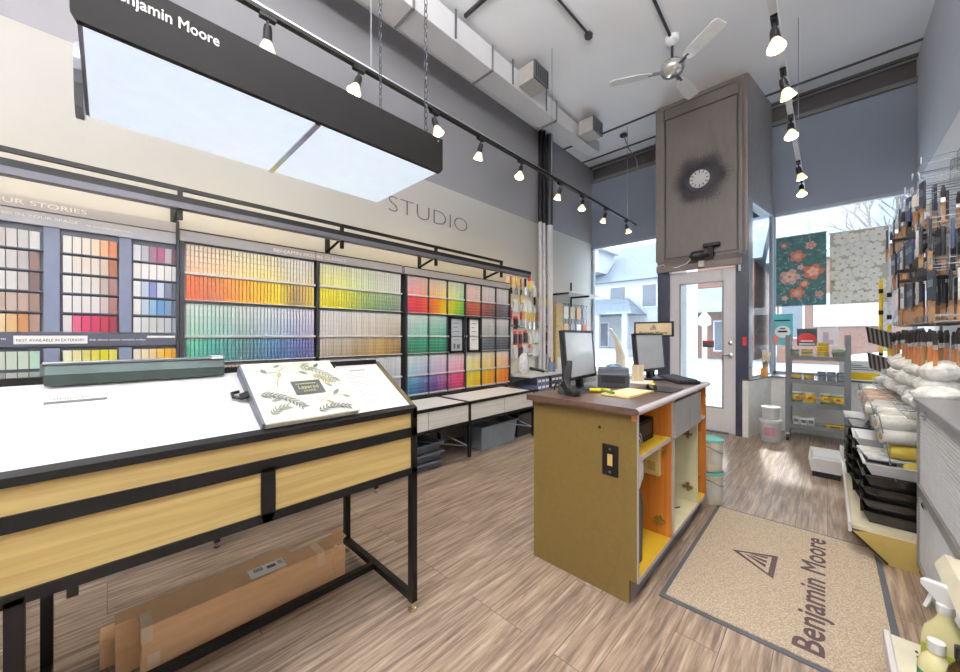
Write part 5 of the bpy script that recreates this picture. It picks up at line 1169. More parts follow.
# brush tub with brushes on the splayed sill
def brush(label, x, y, z, h, hm, bm_, up=True, group=None, lean=(0, 0), name='paint_brush', w=.022, rz=0, cat='brush', proto=False):
    t = thing(name, label, cat, (x, y, z), rz, group)
    hb = .30*h
    g = G(); g.X = Matrix.Rotation(lean[0], 4, 'X') @ Matrix.Rotation(lean[1], 4, 'Y'); X = g.X
    s_ = 1 if up else -1
    g.rings([[(a_*wv, b2*dv_, s_*zz) for a_, b2 in ((-1, -1), (1, -1), (1, 1), (-1, 1))][::s_] for wv, dv_, zz in ((w*.55, .008, 0), (w*.35, .008, h*.2), (w*.5, .008, h*.45), (w*.8, .008, h*.55))]); g.build('handle', hm, t, local=True)
    g = G(); g.X = X; g.box(-w*.85, w*.85, -.009, .009, min(s_*h*.55, s_*h*.67), max(s_*h*.55, s_*h*.67)); g.build('ferrule', ferrule, t, local=True)
    g = G(); g.X = X; g.rings([[(a_*wv, b2*dv_, s_*zz) for a_, b2 in ((-1, -1), (1, -1), (1, 1), (-1, 1))][::s_] for wv, dv_, zz in ((w*.8, .008, h*.67), (w*.95, .009, h*.85), (w*.85, .004, h))]); g.build('bristles', bm_, t, local=True)
    return t
lightb = mat('light_bristle', (214, 200, 170), .85, var=.2, scale=60)
t = thing('brush_tub', 'orange wooden tray holding upright brushes on the splayed sill', 'tray', (-.60, 6.02, .715))
g = G(); g.rings([[(-.600+a_*.030*s_, 6.02+b2*.11*s_, z) for a_, b2 in ((-1, -1), (1, -1), (1, 1), (-1, 1))] for s_, z in ((1, .716), (1, .83), (.86, .83), (.86, .73))]); g.X = None
g.build('tray', mat('orange_tray_wood', (222, 150, 66), .5), t)
for k in range(8):
    brush('thin light-bristled brush standing in the orange tray on the sill', -.600+.012*((k % 2)*2-1), 5.94+k*.023, .735, .27+.03*(k % 3), handlewood, lightb, group='brushes standing in the orange tray', w=.012, lean=(random.uniform(-.12, .12), random.uniform(-.06, .16)))
t = thing('sill_jar', 'pale grey jar on the sill beside the navy column edge', 'jar', (-.70, 5.5, .715))
g = G(); g.lathe([(.04, 0), (.042, .01), (.042, .10), (.03, .12), (.03, .135)], (-.715, 5.53, .716), 16); g.build('jar', mat('pink_grey_glass', (186, 170, 170), .3), t, smooth=True)
g = G(); g.lathe([(.034, .133), (.034, .155), (.02, .156)], (-.715, 5.53, .716), 16); g.build('lid', greymetal, t)

# stacked clear tubs
for (z, r, h, lab) in ((0, .105, .26, 'larger translucent white tub on the floor beside the splayed low wall'), (.262, .09, .15, 'smaller translucent white tub stacked on the larger one')):
    t = thing('plastic_tub', lab, 'tub', (-.49, 5.5, z)); x, y = -.49, 5.5
    g = G(); g.lathe([(r*.86, 0), (r*.88, .005), (r*.98, h*.9), (r*.92, h*.9), (r*.8, .02)], (x, y, z), 24); b = g.build('tub', mat('translucent_white', (204, 206, 212), .3, var=.1), t, smooth=True)
    g = G(); g.lathe([(r*1.04, h*.87), (r*1.06, h*.97), (r*.98, h), (r*.5, h-.004)], (x, y, z), 24); g.build('lid', whitepl, t, smooth=True)
    if z == 0:
        g = G(); ss = [(math.cos(a_), math.sin(a_)) for a_ in [-2.1+.15*k for k in range(8)]]; r2 = r*.945
        g.add([(x+a_*(r2), y+b_*(r2), z+h*.3) for a_, b_ in ss]+[(x+a_*(r2*1.03), y+b_*(r2*1.03), z+h*.68) for a_, b_ in ss], [(i, i+1, i+9, i+8) for i in range(7)]); g.build('pink_label', mat('pinkish_label', (196, 150, 158), .5), b)

# ------------------------------------------------------------------ rolling wire rack
RX0, RX1, RY0, RY1 = -.365, .185, 5.66, 5.98
t = thing('rolling_rack', 'grey four-shelf rolling rack of paint tins before the right window', 'rack', (-.09, 5.82, 0))
rk = mat('grey_rack_paint', (120, 124, 132), .4, .3)
SH = [.20, .465, .735, 1.01]
for x in (RX0, RX1-.045):
    for y in (RY0, RY1-.02):
        G().box(x, x+.045, y, y+.02, .10, 1.26).build('post', rk, t)
for z in SH:
    g = G(); g.box(RX0+.045, RX1-.045, RY0, RY0+.015, z-.045, z+.005); g.box(RX0+.045, RX1-.045, RY1-.015, RY1, z-.02, z+.005); g.box(RX0+.02, RX1-.02, RY0+.015, RY1-.015, z-.012, z)
    sf = g.build('shelf', rk, t)
    g = G()
    for k in range(24):
        x = RX0+.05+k*.0195; g.box(x, x+.003, RY0-.002, RY0+.001, z, z+.055)
    g.box(RX0+.045, RX1-.045, RY0-.003, RY0, z+.052, z+.057)
    g.build('wire_guard', wire, sf)
for x in (RX0+.02, RX1-.03):
    for y in (RY0+.02, RY1-.02):
        g = G(); g.lathe([(.04, -.012), (.04, .012)], (x, y-.02, .041), 16, (1, 0, 0)); w_ = g.build('wheel', blackpl, t)
        g = G(); g.prism([(y-.03, .045), (y-.01, .045), (y+.005, .10), (y-.02, .10)], x-.018, x+.018, 'X'); g.build('caster_fork', chrome, w_)
def tin(label, x, y, z, r, h, bodym, labm, lidm, group=None):
    t = thing('paint_tin', label, 'tin', (x, y, z), 0, group)
    g = G(); g.lathe([(r, 0), (r, h*.93), (r*1.03, h*.93), (r*1.03, h), (r*.9, h), (r*.88, h-.005)], (0, 0, 0), 20); g.build('can', bodym, t, local=True, smooth=True)
    g = G(); n = 20; g.rings([[(r*1.01*math.cos(2*PI*i/n), r*1.01*math.sin(2*PI*i/n), zz) for i in range(n)] for zz in (h*.22, h*.78)], False); g.build('label', labm, t, local=True, smooth=True)
    g = G(); g.lathe([(r*1.035, h*.9), (r*1.035, h*1.01), (r*.5, h*1.01)], (0, 0, 0), 20); g.build('lid', lidm, t, local=True, smooth=True)
    return t
greenlab = mat('green_band', (96, 130, 70), .5); redlab = mat('red_band', (190, 50, 40), .5); greytin = mat('grey_tin', (110, 118, 126), .4)
def redmark(t, r, h, zz=.5):
    g = G(); s_ = [-1.9+.12*k for k in range(7)]
    g.add([(r*1.025*math.cos(a_), r*1.025*math.sin(a_), h*(zz-.12)) for a_ in s_]+[(r*1.025*math.cos(a_), r*1.025*math.sin(a_), h*(zz+.12)) for a_ in s_], [(i, i+1, i+8, i+7) for i in range(6)]); g.build('brand_mark', redlab, t, local=True)
yy = 5.76
for k, x in enumerate((-.26, -.15, -.015, .085)):
    tt = tin('yellow-labelled jar with white lid on the third shelf of the rolling rack, '+('far left', 'second from left', 'second from right', 'far right')[k], x, yy, SH[1], .048, .115, greenlab if k != 1 else yellow, yellow, whitepl, 'jars on the third shelf of the rack'); redmark(tt, .048, .115)
for k, x in enumerate((-.27, -.16)):
    tin('short yellow-labelled tin on the second shelf of the rolling rack, '+('left', 'right')[k]+' of two', x, yy, SH[2], .046, .075, greytin, yellow, greytin, 'yellow tins on the second shelf of the rack')
for k, x in enumerate((-.05, .03, .11)):
    for j in range(2):
        tin(('lower' if j == 0 else 'upper')+' blue-grey tin on the second shelf of the rack, '+('left', 'middle', 'right')[k]+' stack', x, yy, SH[2]+j*.052, .037, .05, mat('blue_grey_tin', (86, 98, 112), .4), mat('blue_grey_label', (130, 140, 150), .5), greytin, 'blue-grey tins on the second shelf of the rack')
tin('grey-green tin at the left end of the top rack shelf', -.29, yy, SH[3], .045, .08, greytin, mat('grey_green_band', (140, 146, 110), .5), greytin)
for j in range(2): tin(('lower', 'upper')[j]+' short yellow-banded tin, left pair on the top rack shelf', -.175, yy, SH[3]+j*.042, .05, .04, greytin, yellow, greytin, 'short tins on the top rack shelf')
for j in range(3): tin(('lowest', 'middle', 'topmost')[j]+' yellow tin of the three-high stack on the top rack shelf', -.04, yy, SH[3]+j*.055, .050, .052, yellow, mat('mustard_label', (196, 160, 30), .5), greytin, 'three-high tin stack on the top rack shelf')
t = thing('small_basket', 'grey-green ribbed basket at the right end of the top rack shelf', 'basket', (.10, yy, SH[3]))
g = G(); g.rings([[(.10+a_*s_*.07, yy+b2*s_*.06, SH[3]+z) for a_, b2 in ((-1, -1), (1, -1), (1, 1), (-1, 1))] for s_, z in ((.8, 0), (1, .06), (.9, .085), (.5, .095))]); g.build('basket', mat('grey_green_plastic', (112, 132, 104), .5), t)
g = G()
for k in range(6): g.box(.045+k*.021, .052+k*.021, yy-.062, yy-.058, SH[3]+.005, SH[3]+.06)
g.build('ribs', mat('dark_green_plastic', (70, 90, 70), .5), t)
for k, (x, h) in enumerate(((-.27, .09), (-.205, .085), (-.14, .09))):
    t = thing('white_carton', 'small white carton on the lowest rack shelf, '+('left', 'middle', 'right')[k]+' of three', 'carton', (x, yy, SH[0]), 0, 'white cartons on the lowest rack shelf')
    G().box(-.029, .029, -.05, .05, 0, h).build('carton', whitepl, t, local=True, bevel=.003)
    G().box(-.02, .02, -.0515, -.05, h*.3, h*.7).build('label', greyink, t, local=True)
t = thing('yellow_packet', 'flat yellow packet at the right of the lowest rack shelf', 'packet', (.06, yy, SH[0])); G().box(-.075, .075, -.06, .06, 0, .03).build('packet', yellow, t, local=True, bevel=.006); G().box(-.04, .04, -.061, -.06, .008, .022).build('print', ink, t, local=True)

# white tray bin on the floor
t = thing('utility_tray', 'white two-compartment plastic tray on the floor by the paint tray shelves', 'tray', (-.02, 4.6, 0))
bl_ = G().box(-.10, .08, 4.38, 4.76, 0, .05).build('shade_base', blackpl, t, bevel=.004)  # black slab stands in for the shadow beneath the tray
g = G(); g.rings([[(x, y, z) for x, y in ((a, c), (b_, c), (b_, d_), (a, d_))] for a, b_, c, d_, z in ((-.105, .085, 4.37, 4.77, .05), (-.125, .105, 4.35, 4.79, .17), (-.115, .095, 4.36, 4.78, .17), (-.095, .075, 4.38, 4.76, .065))]); g.build('tray', whitepl, t)
G().box(-.10, .08, 4.56, 4.575, .06, .15).build('partition', whitepl, t)

# ================================================================== RIGHT WALL: GONDOLA, BRUSHES, ROLLERS, TRAYS
cream = mat('cream_gondola', (214, 206, 180), .45)
t = thing('pegboard_gondola', 'cream metal wall gondola with low base tray and pegboard along the right wall', 'shelving', (.5, 3.9, 0))
G().box(.71, .748, 2.97, 5.3, .05, 2.5).build('pegboard', mat('white_pegboard', (206, 210, 216), .5), t)
G().box(.10, .71, 2.955, 5.0, .155, .172).build('base_tray', cream, t)
G().box(.085, .10, 2.955, 5.0, .13, .185).build('price_rail', white, t, bevel=.003)
g = G(); g.prism([(.10, .135), (.17, .155), (.71, .155), (.71, .0), (.225, .0)], 2.955, 2.97, 'Y'); ep = g.build('end_panel', mat('ochre_panel', (184, 160, 92), .5), t)
g = G(); g.box(.345, .349, 2.9535, 2.955, .01, .14); g.build('panel_seam', dark, ep)
g = G(); g.lathe([(.018, 0), (.018, .002)], (.43, 2.955, .08), 16, (0, -1, 0)); g.build('panel_hole', black, ep)
G().box(.235, .71, 2.97, 5.0, .0, .05).build('kick', black, t)
g = G(); g.tube([(.10, 2.945, .14), (.235, 2.945, .01)], .005, 6); g.build('brace_wire', black, t)
g = G()
for y in (3.6, 4.3, 5.0): g.box(.695, .712, y-.015, y+.015, .05, 2.5)
g.build('upright', greymetal, t)
# hooks and hanging brushes (long hooks reaching out from the pegboard)
hooks = 0
def hook(label, y, z, ln, group='display hooks on the right wall'):
    t = thing('display_hook', label, 'hook', (.71, y, z), 0, group)
    g = G(); g.tube([(.0, 0, 0), (-ln+.02, 0, -.004), (-ln, 0, .012)], .0032, 6); g.build('hook_wire', wire, t, local=True)
    g = G(); g.tube([(.0, 0, .035), (-ln+.01, 0, .03), (-ln, 0, .02)], .002, 5); g.box(-ln-.004, -ln, -.018, .018, -.005, .035); g.build('price_arm', wire, t, local=True)
    return t
h0 = hook('steel hook on the right wall pegboard', 4.6, 2.3, .30)
first = True
def hookat(y, z, ln):
    global first
    o = h0 if first else copy_tree(h0); first = False
    place(o, (.71, y, z)); return o
for z in (2.30, 2.22, 2.14):
    for y in (3.45, 3.75, 4.05, 4.35, 4.65): hookat(y+(2.3-z)*.6, z, .3)
h0['label'] = 'steel display hook on the right wall pegboard above the brushes'
for o in bpy.data.objects:
    if o.name.startswith('display_hook'): o['label'] = 'steel display hook on the right wall pegboard above the brushes'
# brushes
B1 = brush('x', .5, 3.4, 1.5, .23, handlewood, bristle, w=.024, rz=R(90)); B2 = brush('x', .5, 3.4, 1.5, .22, handleorange, bristle, w=.019, rz=R(90)); B3 = brush('x', .5, 3.4, 1.5, .25, handlewood, mat('white_bristle', (226, 224, 220), .85, var=.1, scale=60), w=.030, rz=R(90))
def sleeved(hm, sm):
    t = thing('sleeved_brush', 'x', 'brush')
    g = G(); g.box(-.006, .006, -.034, .034, .12, .29); g.build('card_sleeve', sm, t, local=True, bevel=.002)
    g = G(); g.rings([[(a_*.009, b2*wv, zz) for a_, b2 in ((-1, -1), (1, -1), (1, 1), (-1, 1))] for wv, zz in ((.008, 0), (.013, .01), (.012, .05), (.009, .09), (.018, .125))]); g.build('handle', hm, t, local=True)
    g = G(); g.box(.006, .0065, -.028, .028, .20, .24); g.box(-.0065, -.006, -.028, .028, .20, .24); g.build('sleeve_print', greymetal, t, local=True)
    return t
S1 = sleeved(handlewood, sleeve); S3 = sleeved(handlewood, mat('white_sleeve', (216, 218, 220), .5)); S4 = sleeved(black, mat('blue_sleeve', (44, 62, 104), .5))
usedb = set()
def put(o, x, y, z, rz, label, group):
    q = o if o.name not in usedb else copy_tree(o); usedb.add(o.name)
    place(q, (x, y, z), rz, label, group); return q
rnd = random.Random(21)
spec = [ # row height, source list, label, y range, x
 (1.93, (S1, B1, S4, B3), 'paint brushes with pale wooden handles', 'top', 5.0, 3.55, 9, True),
 (1.62, (S1, S4, S3, S1), 'brushes in card sleeves', 'second', 4.5, 3.30, 9, True),
 (1.33, (S1, S3, S1, S1), 'dark sleeved brushes', 'third', 4.3, 3.15, 9, True),
 (1.06, (B2, B1, B2), 'brushes with orange wooden handles', 'lowest', 4.7, 3.15, 13, True)]
nmB = {B1.name: 'pale-handled dark-bristled brush', B2.name: 'orange-handled brush', B3.name: 'pale-handled white-bristled brush', S1.name: 'brush in dark card sleeve', S3.name: 'brush in white card sleeve', S4.name: 'black-handled brush in blue card sleeve'}
for (z, srcs, what, rown, ya, yb, n, _) in spec:
    for k in range(n):
        y = ya+(yb-ya)*k/(n-1)
        third = 'window end' if k < n/3 else 'middle' if k < 2*n/3 else 'near end'
        for j in range(3):
            s_ = srcs[(k+j) % len(srcs)]
            xx = .40+j*.085+rnd.uniform(-.008, .008)+(k/(n-1))*.02
            put(s_, xx, y+rnd.uniform(-.02, .02), z+rnd.uniform(-.012, .012), rnd.uniform(-.25, .25)+(R(90) if s_ in (B1, B2, B3) else 0),
                '%s, %s hanging row of the right wall, %s' % (nmB[s_.name], rown, third), '%ss, %s row %s' % (nmB[s_.name], rown, third))
        hk = copy_tree(h0); place(hk, (.71, y, z+(.315 if s_ in (S1, S3, S4) else .275)), 0, 'steel display hook carrying the %s row of brushes on the right wall' % rown, 'hooks of the %s brush row' % rown)
# dark brackets (paint pads) between the rows
for k, (y, z) in enumerate(((3.55, 1.66), (3.40, 1.58), (3.75, 1.90))):
    t = thing('paint_edger', 'black paint edger on a curved arm hanging among the brushes, '+('middle', 'lowest', 'highest')[k]+' of three', 'edger', (.42, y, z), R(-30), 'black edgers among the brushes')
    g = G(); g.box(-.10, .10, -.03, .03, 0, .02); g.prism([(-.03, .02), (.03, .02), (.015, .08), (-.015, .08)], -.03, .03, 'X'); g.build('pad_holder', blackpl, t, local=True, bevel=.004)
    g = G(); g.tube([(0, 0, .05), (0, .01, .12), (.02, .02, .17)], .011, 8); g.build('handle', blackpl, t, local=True, smooth=True)
# corrugated tray liners hung toward the window
for k, (z, y) in enumerate(((1.20, 4.75), (.97, 4.6))):
    t = thing('tray_liner', ('upper', 'lower')[k]+' dark ribbed tray liner sticking out toward the window', 'tray liner', (.42, y, z), R(-8), 'dark tray liners near the window')
    g = G(); X = Matrix.Rotation(R(-38), 4, 'X') @ Matrix.Rotation(R(26), 4, 'Y'); g.X = X; g.box(-.19, .0, -.12, .12, 0, .006); g.X = Matrix.Rotation(R(-38), 4, 'X') @ Matrix.Rotation(R(-18), 4, 'Y'); g.box(0, .17, -.12, .12, 0, .006); g.build('liner', mat('ribbed_grey', (176, 178, 184), .35, .1), t, local=True)
    g = G(); g.X = X
    for j in range(6): g.box(-.185+j*.031, -.170+j*.031, -.115, .115, -.003, .012)
    g.build('ribs', dark, t, local=True)
# yellow extension pole and a second one
for k, (x, y, z0, z1, lab) in enumerate(((.36, 5.05, .75, 1.78, 'tall yellow and black extension pole standing at the window end of the gondola'), (.40, 4.9, .7, 1.35, 'shorter yellow pole beside the tall one'))):
    t = thing('extension_pole', lab, 'pole', (x, y, z0))
    G().tube([(x, y, .173), (x, y, z1)], .014, 10).build('shaft', yellow, t, smooth=True)
    g = G()
    for j in range(5): g.tube([(x, y, z0+.1+j*.2), (x, y, z0+.14+j*.2)], .0155, 10)
    g.build('black_bands', black, t)
# loose clear packs near the pole
rnd = random.Random(5)
def bagm(name, rx, ry, rz, m, core=None):
    t = thing(name, 'x', 'pack')
    g = G(); g.ball((0, 0, rz), rx, ry, rz, 16, 10, .10); g.build('bag', m, t, local=True, smooth=True)
    if core:
        g = G(); g.lathe([(rz*.62, -ry*.72), (rz*.62, ry*.72)], (0, 0, rz), 14, (0, 1, 0)); g.build('roller_core', core, t, local=True, smooth=True)
    return t
def rollerpack(corem, endm):
    t = thing('roller_pack', 'x', 'roller cover')
    g = G(); g.lathe([(.036, -.11), (.04, -.10), (.04, .10), (.036, .11)], (0, 0, .04), 16, (1, 0, 0)); g.build('nap', corem, t, local=True, smooth=True)
    g = G(); g.lathe([(.02, -.113), (.021, -.109)], (0, 0, .04), 12, (1, 0, 0)); g.build('core_end', endm, t, local=True)
    g = G(); g.rings([[(x_, (.044+.004*math.sin(i*2.1+j*1.7))*math.cos(2*PI*i/10), .04+(.044+.004*math.cos(i*1.3+j))*math.sin(2*PI*i/10)) for i in range(10)] for j, x_ in enumerate((-.125, -.06, 0, .06, .13))]); g.build('wrapper', clearpl, t, local=True, smooth=True)
    return t
P1 = rollerpack(fabricw, cardboard); P2 = rollerpack(mat('peach_nap', (232, 196, 170), .9, var=.1, scale=60), mat('peach_core', (226, 176, 140), .6)); P3 = rollerpack(mat('yellow_nap', (226, 200, 80), .9), yellow)
PB = bagm('bagged_rollers', .11, .10, .055, clearbag); PB['category'] = 'bag'
lev = [(.705, .33), (.625, .35), (.545, .37), (.46, .39)]
for li, (z, x) in enumerate(lev):
    for k in range(18):
        y = 5.0-k*.11
        s_ = P2 if (li in (0, 1) and 3 <= k <= 10 and (k+li) % 2) else P3 if (li in (2, 3) and k % 4 == 1) else P1
        third = 'window end' if k < 6 else 'middle' if k < 12 else 'near end'
        kn = {P1.name: 'white wrapped roller cover', P2.name: 'peach-cored wrapped roller cover', P3.name: 'yellow wrapped roller cover'}[s_.name]
        rn = ('top', 'second', 'third', 'bottom')[li]
        put(s_, x+rnd.uniform(-.03, .03), y+rnd.uniform(-.015, .015), z+rnd.uniform(-.006, .012), rnd.uniform(-.35, .35), '%s, %s row end-on at the right wall, %s' % (kn, rn, third), '%ss, %s row, %s' % (kn, rn, third))
t = thing('wire_basket', 'grid of wires holding the stacked roller covers on the right wall', 'wire rack', (.5, 4.2, .4))
g = G()
for z, x_ in ((.455, .27), (.540, .25), (.620, .23), (.700, .21), (.795, .21)): g.tube([(x_, 3.0, z), (x_, 5.1, z)], .0025, 5); g.tube([(.45, 3.0, z), (.45, 5.1, z)], .0025, 5); g.tube([(.6, 3.0, z), (.6, 5.1, z)], .0025, 5)
for k in range(12):
    y = 3.07+k*.18
    g.tube([(.71, y, .45), (.27, y, .45)], .0025, 5); g.tube([(.27, y, .45), (.21, y, .80)], .0025, 5)
g.build('wire_grid', wire, t)
t = thing('bag_shelf', 'narrow wire shelf carrying the bagged rollers above the roller covers', 'shelf', (.5, 4, .8))
g = G()
for k in range(12): g.tube([(.31+k*.034, 3.0, .808), (.31+k*.034, 5.1, .808)], .003, 5)
for k in range(8): g.tube([(.31, 3.0+k*.3, .804), (.71, 3.0+k*.3, .804)], .003, 5)
g.build('shelf_wires', wire, t)
for li, (z, n) in enumerate(((.812, 11), (.90, 11), (.985, 10))):
    for k in range(n):
        y = 4.98-k*.185-(li*.06)
        q_ = put(PB, (.42, .44, .47)[li]+rnd.uniform(-.035, .035), y+rnd.uniform(-.03, .03), z+rnd.uniform(0, .01), rnd.uniform(-1.5, 1.5), 'clear-wrapped white roller bag in the %s layer above the roller covers, %s' % (('bottom', 'middle', 'top')[li], 'window end' if k < n/3 else 'middle' if k < 2*n/3 else 'near end'), 'bags, %s layer %s' % (('bottom', 'middle', 'top')[li], 'window end' if k < n/3 else 'middle' if k < 2*n/3 else 'near end'))
        q_.scale = (rnd.uniform(.8, 1.1), rnd.uniform(.75, 1.05), rnd.uniform(.75, 1.15)); q_.rotation_euler.x = rnd.uniform(-.2, .2)

# paint trays stacked on the base
def tray(m, lidm=None):
    t = thing('paint_tray', 'x', 'tray')
    g = G(); a, b = .21, .16
    g.rings([[(x, y, z) for x, y in ((-a*s_, -b*s_), (a*s_, -b*s_), (a*s_, b*s_), (-a*s_, b*s_))] for s_, z in ((.86, 0), (1, .062), (1.04, .062), (1.04, .068), (.98, .068), (.85, .012))]); g.build('basin', m, t, local=True)
    g = G(); g.box(-.12, .0, -b*.7, b*.7, .014, .02)
    for k in range(6): g.box(-.12+k*.02, -.11+k*.02, -b*.7, b*.7, .02, .024)
    g.build('ribbed_ramp', m, t, local=True)
    return t
TB = tray(mat('black_tray_plastic', (20, 21, 24), .25, spec=.6)); TC = tray(mat('smoky_tray_plastic', (34, 31, 29), .12, spec=.6)); TW = tray(mat('clear_white_tray', (214, 218, 224), .2))
def stack(x, y, seq, z0, dz, rot, where):
    for k, s_ in enumerate(seq):
        kn = {TB.name: 'black paint tray', TC.name: 'smoky clear paint tray', TW.name: 'clear white paint tray'}[s_.name]
        pos = 'bottom' if k == 0 else 'top' if k == len(seq)-1 else ('second', 'third', 'fourth', 'fifth', 'sixth', 'seventh', 'eighth')[k-1]+' from the bottom'
        put(s_, x, y, z0+k*dz, rot+rnd.uniform(-.04, .04), '%s, %s of the %s stack on the gondola base' % (kn, pos, where), 'trays in the %s stack' % where)
stack(.36, 3.20, (TC, TC, TC, TC, TW), .173, .070, 0, 'nearest')
stack(.34, 3.58, (TB, TB, TB, TB, TB, TW), .173, .069, 0, 'second')
stack(.32, 3.98, (TB, TB, TB, TB, TB, TB), .173, .069, 0, 'third')
stack(.32, 4.40, (TB, TB, TB, TB, TB, TW), .173, .069, 0, 'farthest')
t = thing('liner_pack', 'clear-wrapped pack with yellow label lying on the nearest tray stack', 'pack', (.34, 3.25, .53), R(8))
G().box(-.19, .19, -.14, .14, 0, .018).build('wrap', clearbag, t, local=True, bevel=.006)
lb = G().box(-.02, .15, -.08, .02, .018, .0195).build('yellow_label', yellow, t, local=True)
g = G(); g.box(.06, .13, -.06, .0, .0195, .0205); g.build('label_print', ink, lb, local=True)
G().box(-.02, .01, -.08, .02, .0195, .020).build('red_corner', redlab, lb, local=True)

# tambour cabinets
t = thing('tambour_cabinet', 'grey metal cabinet with two ribbed roll-down doors at the right edge', 'cabinet', (.54, 2.4, 0))
cg = mat('cabinet_grey', (150, 152, 158), .4, .3); ribm = mat('ribbed_shutter', (206, 210, 218), .35)
CX = .335; CY0, CY1 = 1.995, 2.94
G().box(CX+.02, .745, CY1-.02, CY1, 0, .905).build('side_panel', cg, t)
G().box(CX+.02, .745, CY0, CY0+.02, 0, .905).build('side_panel', cg, t)
G().box(CX-.012, .748, CY0-.01, CY1+.012, .905, .93).build('top_panel', mat('cabinet_top', (132, 134, 140), .35, .2), t, bevel=.005)
G().box(.73, .745, CY0, CY1, 0, .905).build('back_panel', cg, t)
g = G(); g.box(CX, CX+.022, CY1-.025, CY1, .06, .905); g.box(CX, CX+.022, CY0, CY0+.025, .06, .905); g.box(CX, CX+.022, CY0, CY1, .87, .905); g.box(CX, CX+.03, CY0, CY1, .44, .485); g.box(CX, CX+.022, CY0, CY1, .06, .085); g.build('face_frame', cg, t)
G().box(CX+.03, .73, CY0+.02, CY1-.02, .44, .46).build('deck', cg, t)
G().box(CX+.04, .73, CY0, CY1, 0, .06).build('plinth', black, t)
for (z0, z1, ) in ((.485, .87), (.085, .44)):
    g = G(); n = int((z1-z0)/.0165)
    prof = []
    for k in range(n):
        za = z0+(z1-z0)*k/n; zb = z0+(z1-z0)*(k+1)/n; zm = (za+zb)/2
        prof += [(CX+.014, za), (CX+.008, za+.003), (CX+.006, zm), (CX+.008, zb-.003)]
    prof += [(CX+.014, z1), (CX+.022, z1), (CX+.022, z0)]
    g.prism([(x, z) for x, z in prof], CY0+.025, CY1-.025, 'Y'); sd = g.build('shutter', ribm, t)
    g = G(); g.box(CX-.002, CX+.008, CY1-.20, CY1-.13, z1-.03, z1-.015); g.build('handle', chrome, sd)
g = G(); g.lathe([(.01, 0), (.01, .004)], (CX, CY1-.25, .888), 12, (-1, 0, 0)); g.build('lock', chrome, t)
solo(G().box(.42, .64, 2.30, 2.56, .931, .937).build('paper_leaflet', mat('leaflet_paper', (226, 226, 216), .5)), 'pale leaflet lying on top of the ribbed cabinet', 'leaflet')
solo(G().box(.46, .66, 2.62, 2.78, .931, .934).build('paper_leaflet', paper), 'white sheet lying farther back on top of the ribbed cabinet', 'paper')

# near gondola with cleaners
t = thing('low_shelving', 'cream metal shelving in the lower right corner carrying spray bottles', 'shelving', (.45, 1.5, 0))
g = G(); g.prism([(.16, .13), (.60, .13), (.60, .172), (.16, .172)], 1.05, 1.97, 'Y'); g.build('base_shelf', mat('cream_shelf', (222, 218, 200), .5), t)
G().box(.145, .162, 1.05, 1.97, .12, .182).build('price_rail', white, t, bevel=.004)
g = G()
for k in range(30): g.box(.215, .222, 1.10+k*.028, 1.112+k*.028, .172, .1726)
for k in range(30): g.box(.262, .269, 1.10+k*.028, 1.112+k*.028, .172, .1726)
g.build('shelf_slots', dark, t)
G().box(.23, .60, 1.05, 1.97, 0, .12).build('kick', white, t)
G().box(.30, .60, 1.02, 1.97, .49, .505).build('upper_shelf', MATS['cream_shelf'], t)
g = G(); g.prism([(.262, .47), (.30, .475), (.30, .51), (.285, .512)], 1.02, 1.97, 'Y'); g.build('price_rail', mat('cream_rail', (226, 220, 196), .4), t)
g = G()
for k in range(14): g.box(.32, .40, 1.10+k*.06, 1.104+k*.06, .505, .5056)
g.build('shelf_slots', dark, t)
G().box(.60, .64, 1.02, 1.97, 0, .9).build('back_panel', white, t)
def spray(label, x, y, z, rz, bodym, labm, trigm):
    t = thing('spray_bottle', label, 'bottle', (x, y, z), rz)
    def ring(a, b, zz, n=20): return [(a*math.copysign(abs(math.cos(2*PI*i/n))**.7, math.cos(2*PI*i/n)), b*math.copysign(abs(math.sin(2*PI*i/n))**.7, math.sin(2*PI*i/n)), zz) for i in range(n)]
    g = G(); g.rings([ring(.044, .028, 0), ring(.048, .031, .006), ring(.048, .031, .13), ring(.042, .028, .16), ring(.026, .022, .185), ring(.016, .016, .205), ring(.016, .016, .225)]); g.build('bottle', bodym, t, local=True, smooth=True)
    g = G(); g.rings([ring(.0488, .0318, .03), ring(.0488, .0318, .11)], False); g.build('label', labm, t, local=True, smooth=True)
    g = G(); g.lathe([(.019, .22), (.019, .245), (.014, .25)], (0, 0, 0), 14); g.build('collar', trigm, t, local=True)
    g = G(); g.prism([(-.035, .275), (-.03, .248), (.012, .245), (.020, .255), (.05, .282), (.05, .300), (.0, .305), (-.02, .298)], -.012, .012, 'Y'); g.build('spray_head', trigm, t, local=True, bevel=.003)
    g = G(); g.prism([(.022, .265), (.030, .272), (.040, .235), (.046, .215), (.038, .212), (.030, .235)], -.007, .007, 'Y'); g.build('trigger', trigm, t, local=True)
    return t
yl_b = mat('yellow_cleaner_bottle', (226, 222, 170), .25); gl_ = mat('green_label', (70, 150, 110), .5); ol_ = mat('olive_label', (176, 186, 60), .5)
spray('pale yellow spray bottle with white trigger head on the corner shelf', .262, 1.80, .173, R(150), yl_b, ol_, whitepl)
